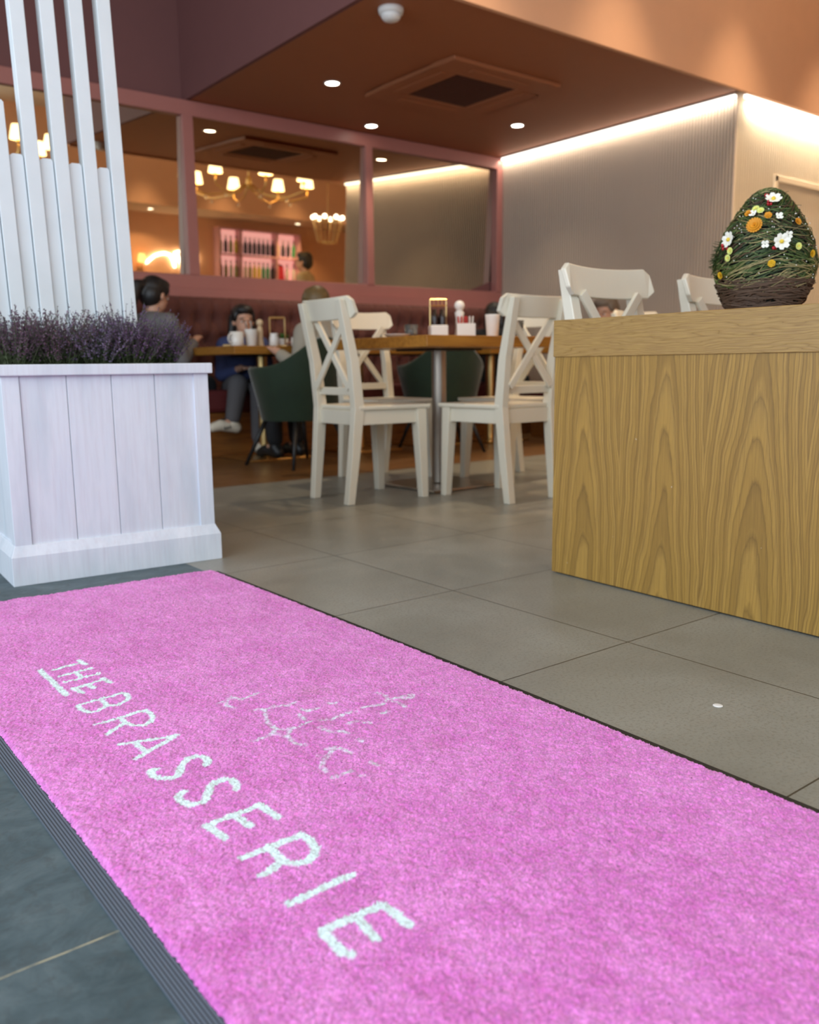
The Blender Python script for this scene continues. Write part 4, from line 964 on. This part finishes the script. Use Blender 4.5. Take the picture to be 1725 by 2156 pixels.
person('person in black almost hidden behind the right-hand white chairs', (5.22, 5.56, 0), math.radians(-75), sit(), m_dark, m_dark, m_hair, 'long', .88)
person('person with grey-brown hair whose head shows just above the oak partition', (5.50, 4.50, 0), math.radians(100), sit(hip=(0, 0, .52), chest=(0, .04, .78), neck=(0, .07, .90), shl=(-.16, .04, .85), shr=(.16, .04, .85), hal=(-.12, .28, .60), har=(.12, .28, .60), ell=(-.2, .08, .64), elr=(.2, .08, .64)), m_beige, m_dark, m_greyhair, 'short', .96, nod=.4)
stand = dict(hip=(0, 0, .95), chest=(0, .01, 1.28), neck=(0, .0, 1.47), shl=(-.18, 0, 1.40), shr=(.18, 0, 1.40), ell=(-.23, -.02, 1.12), elr=(.23, -.02, 1.12), hal=(-.20, .12, .92), har=(.20, .12, .92),
             knl=(-.09, .02, .50), knr=(.09, .02, .50), anl=(-.10, 0, .085), anr=(.10, 0, .085), toel=(0, .15, -.05), toer=(0, .15, -.05))
person('standing dark-haired person in a beige shirt, reflected in the mirror before the bar', (6.62, 1.75, 0), math.radians(140), stand, m_beige, m_dark, m_hair, 'short', 1.05)

# ------------------------------------------------------------------ chandeliers and lamps in the main room (they light it and show in the mirrors)
def chandelier(label, loc, Rr, n, rz=0):
    t = thing('chandelier', label, 'chandelier', loc, rz, group=None)
    MB().tube([(0, 0, 0), (0, 0, ZH - loc[2])], .012, n=10).build('rod', m_brass, t)
    MB().lathe([(.0, -.10), (.03, -.09), (.05, -.04), (.03, 0), (.045, .03), (.02, .06), (.0, .07)], n=20).build('hub', m_brass, t, smooth=True)
    for k in range(n):
        a = 2 * PI * k / n; c, s = math.cos(a), math.sin(a)
        ar = MB().tube([(.03 * c, .03 * s, -.03), (.3 * Rr * c, .3 * Rr * s, -.16), (.7 * Rr * c, .7 * Rr * s, -.20), (Rr * c, Rr * s, -.13), (Rr * c, Rr * s, -.02)], .010, n=8).build('arm', m_brass, t, smooth=True)
        MB().ell((.7 * Rr * c, .7 * Rr * s, -.235), (.024,) * 3, 12, 8).build('glass_drop', m_glass, ar, smooth=True)
        sh_ = MB().lathe([(.085, 0), (.080, .04), (.062, .13), (.058, .145)], c=(Rr * c, Rr * s, -.01), n=20, cap=False)
        sh_.build('lamp_shade', e_shade, t, smooth=True)
        MB().lathe([(0, -.03), (.02, -.025), (.03, 0), (.012, .01)], c=(Rr * c, Rr * s, -.02), n=12).build('candle_cup', m_brass, t, smooth=True)
    return t
chandelier('large brass chandelier with glowing cream shades, reflected in the middle mirror', (5.72, 1.80, 2.62), .78, 8, .25)
chandelier('brass chandelier with cream shades, reflected in the mirrors seen through the white battens', (2.75, 1.50, 2.70), .62, 7, .5)
for k in range(8):
    a = 2 * PI * k / 8 + .25; lamp('shade_bulb', 'POINT', (5.72 + .78 * math.cos(a), 1.80 + .78 * math.sin(a), 2.66), 8, WARM, .03)
for k in (0, 2, 4): a = 2 * PI * k / 7 + .5; lamp('shade_bulb', 'POINT', (2.75 + .62 * math.cos(a), 1.50 + .62 * math.sin(a), 2.74), 4, WARM, .03)
for x in (8.75, 6.0): lamp('downlight_beam', 'SPOT', (x, -1.85, 2.53), 70, WARM, .04, spot=math.radians(130), blend=.9)
ct = thing('crystal_lamp', 'crystal pendant with bare bulbs and glass strands, reflected beside the taupe wall', 'pendant lamp', (8.15, 0.0, 2.12))
MB().tube([(0, 0, .38), (0, 0, ZH - 2.12)], .008, n=8).build('rod', m_brass, ct)
q = MB(); q.tube([(.24 * math.cos(a), .24 * math.sin(a), .34) for a in [2 * PI * k / 24 for k in range(25)]], .010, n=8); q.tube([(.15 * math.cos(a), .15 * math.sin(a), .0) for a in [2 * PI * k / 24 for k in range(25)]], .009, n=8)
q.build('ring', m_brass, ct, smooth=True)
for k in range(8):
    a = 2 * PI * k / 8; c, s = math.cos(a), math.sin(a)
    MB().tube([(.24 * c, .24 * s, .34), (.15 * c, .15 * s, 0)], .008, n=8).build('strand', m_brass, ct)
    MB().ell((.24 * c, .24 * s, .385), (.034,) * 3, 14, 10).build('bulb', e_bulb, ct, smooth=True)
sc_ = thing('wall_lamp', 'small amber wall lamp left of the neon sign, seen in the mirror', 'wall lamp', (6.02, -2.40, 1.74))
MB().lathe([(.070, 0), (.066, .05), (.050, .14)], c=(0, .10, 0), n=20, cap=False).build('lamp_shade', emit('amber_shade_glow', (1, .62, .22), 2.2), sc_, smooth=True)
MB().tube([(0, 0, -.08), (0, .06, -.10), (0, .10, -.06), (0, .10, 0)], .010, n=8).lathe([(.035, -.1), (.035, -.06)], c=(0, .005, 0), n=16).build('bracket', m_brass, sc_)
# neon script on the bar wall
ne = thing('neon_sign', 'glowing white neon scribble sign on the peach wall, seen in the mirror', 'neon sign', (6.10, -2.385, 1.72))
def npx(pts): return [(-0.0 + (x - 312) / 108 * .95, .02, (556 - y) / 35 * .27) for x, y in pts]
MB().tube(npx([(314, 554), (322, 546), (332, 537), (342, 533), (352, 531), (362, 533), (368, 543)]), .022, n=10).build('neon_stroke', e_neon, ne, smooth=True)
MB().tube(npx([(372, 560), (372, 545), (378, 530), (384, 545), (388, 560)]), .022, n=10).build('neon_stroke', e_neon, ne, smooth=True)
MB().tube(npx([(372, 556), (368, 543), (374, 528), (384, 524), (392, 538), (394, 562)]), .022, n=10).build('neon_stroke', e_neon, ne, smooth=True)
MB().tube(npx([(415, 527), (418, 538), (417, 549)]), .022, n=10).build('neon_stroke', e_neon, ne, smooth=True)
# bar with backlit shelves
bs = thing('bar_shelves', 'pink backlit bar shelving filled with bottles, seen in the mirror', 'shelving', (7.38, -2.40, 1.55))
MB().b2((0, .005, 0), (1.62, .012, .86)).build('back_panel', e_shelf, bs)
m_rose = mat('rose_shelf', (0.62, 0.33, 0.33), .5)
for z in (0, .40, .84): MB().b2((0, .012, z), (1.62, .22, z + .022)).build('shelf', m_rose, bs)
for x in (-.02, .40, 1.14, 1.62): MB().b2((x, .005, 0), (x + .03, .22, .862)).build('upright', m_rose, bs)
bc = thing('bar_counter', 'peach bar counter below the backlit shelves', 'counter', (7.1, -1.75, 0))
MB().b2((0, 0, 0), (2.3, .4, 1.02)).build('body', m_peach, bc); MB().b2((-.03, -.05, 1.02), (2.33, .45, 1.06)).build('worktop', m_tabletop, bc, bevel=.004)
BC = {'dark': (.02, .025, .02), 'yellow': (.75, .6, .05), 'green': (.03, .3, .09), 'clear': (.7, .75, .68), 'olive': (.35, .38, .12), 'white': (.8, .76, .7)}
BM = {k: mat(k + '_bottle_glass', v, .2) for k, v in BC.items()}
proto = {}
def bottle(kind, x, z, where, i):
    if kind not in proto:
        t = thing('bar_bottle', '', 'bottle'); MB().lathe([(.030, 0), (.034, .006), (.034, .16), (.024, .20), (.012, .225), (.012, .27)], n=14).build('glass', BM[kind], t, smooth=True)
        MB().lathe([(.014, .262), (.014, .295), (0, .296)], n=12).build('cap', m_black if kind != 'dark' else m_porc, t); proto[kind] = t
    else:
        t = dup(proto[kind], (0, 0, 0), 0, '')
    t.location = (7.38 + x, -2.29, 1.55 + z + .023); t['label'] = f'{kind} bottle on the {where}, ' + ['at its left end', 'second from the left', 'third from the left', 'fourth from the left', 'fifth from the left', 'sixth from the left', 'seventh from the left', 'eighth from the left'][i]; t['group'] = f'{kind} bottles on the {where}'
rows = [(.06, .36, .423 - .001, 'upper left bar shelf', ['clear', 'dark', 'olive', 'yellow']), (.46, 1.10, .422, 'upper middle bar shelf', ['dark'] * 8), (1.22, 1.56, .422, 'upper right bar shelf', ['olive', 'dark', 'dark', 'green']),
        (.06, .36, .001, 'lower left bar shelf', ['dark', 'olive', 'clear', 'olive']), (.46, 1.10, .001, 'lower middle bar shelf', ['clear', 'clear', 'olive', 'yellow', 'yellow', 'green', 'green', 'dark']), (1.42, 1.56, .001, 'lower right bar shelf', ['white', 'white'])]
for x0, x1, z, wh, ks in rows:
    for i, k in enumerate(ks): bottle(k, x0 + (x1 - x0) * i / max(1, len(ks) - 1), z, wh, i)
m_redc = mat('crimson_cloth', (.40, .01, .03), .8)
rbag = MB().hexa([(-.09, -.05, 0), (.09, -.05, 0), (.09, .05, 0), (-.09, .05, 0)], [(-.05, -.03, .30), (.07, -.03, .26), (.07, .03, .26), (-.05, .03, .30)])
single('bag', rbag, m_redc, 'crimson bag on the lower right bar shelf', 'bag', (7.38 + 1.26, -2.29, 1.575), smooth=False, bevel=.02)

gs = single('gum_spot', MB().lathe([(.0, .0012), (.006, .0014), (.0085, .0006), (.009, 0)], n=18), m_plastic, 'tiny round whitish gum spot on the grey floor tile beside the mat', 'spot', (1.3315, .8315, 0.0004))

# wall-washing downlights in the high ceiling
for i, x in enumerate((3.20, 4.44, 5.69, 6.90, 8.15)):
    downlight(x, YF - .48, ZH, 'round downlight high above the peach bulkhead, ' + ['nearest the smoke detector', 'second along', 'above the end of the taupe wall', 'above the cream wall', 'farthest right above the cream wall'][i])
    lamp('wall_wash_beam', 'SPOT', (x, YF - .48, ZH - .02), 200, (1, .76, .50), .08, spot=math.radians(62), blend=1.0)
for i, x in enumerate((5.6, 6.9, 8.2, 9.5)):
    downlight(x, -.72, ZH, 'round downlight high in front of the bar bulkhead, ' + ['at the neon sign end', 'left of the bottle shelves', 'over the bottle shelves', 'right of the bottle shelves'][i])
    lamp('wall_wash_beam', 'SPOT', (x, -.72, ZH - .02), 190, (1, .76, .50), .08, spot=math.radians(64), blend=1.0)
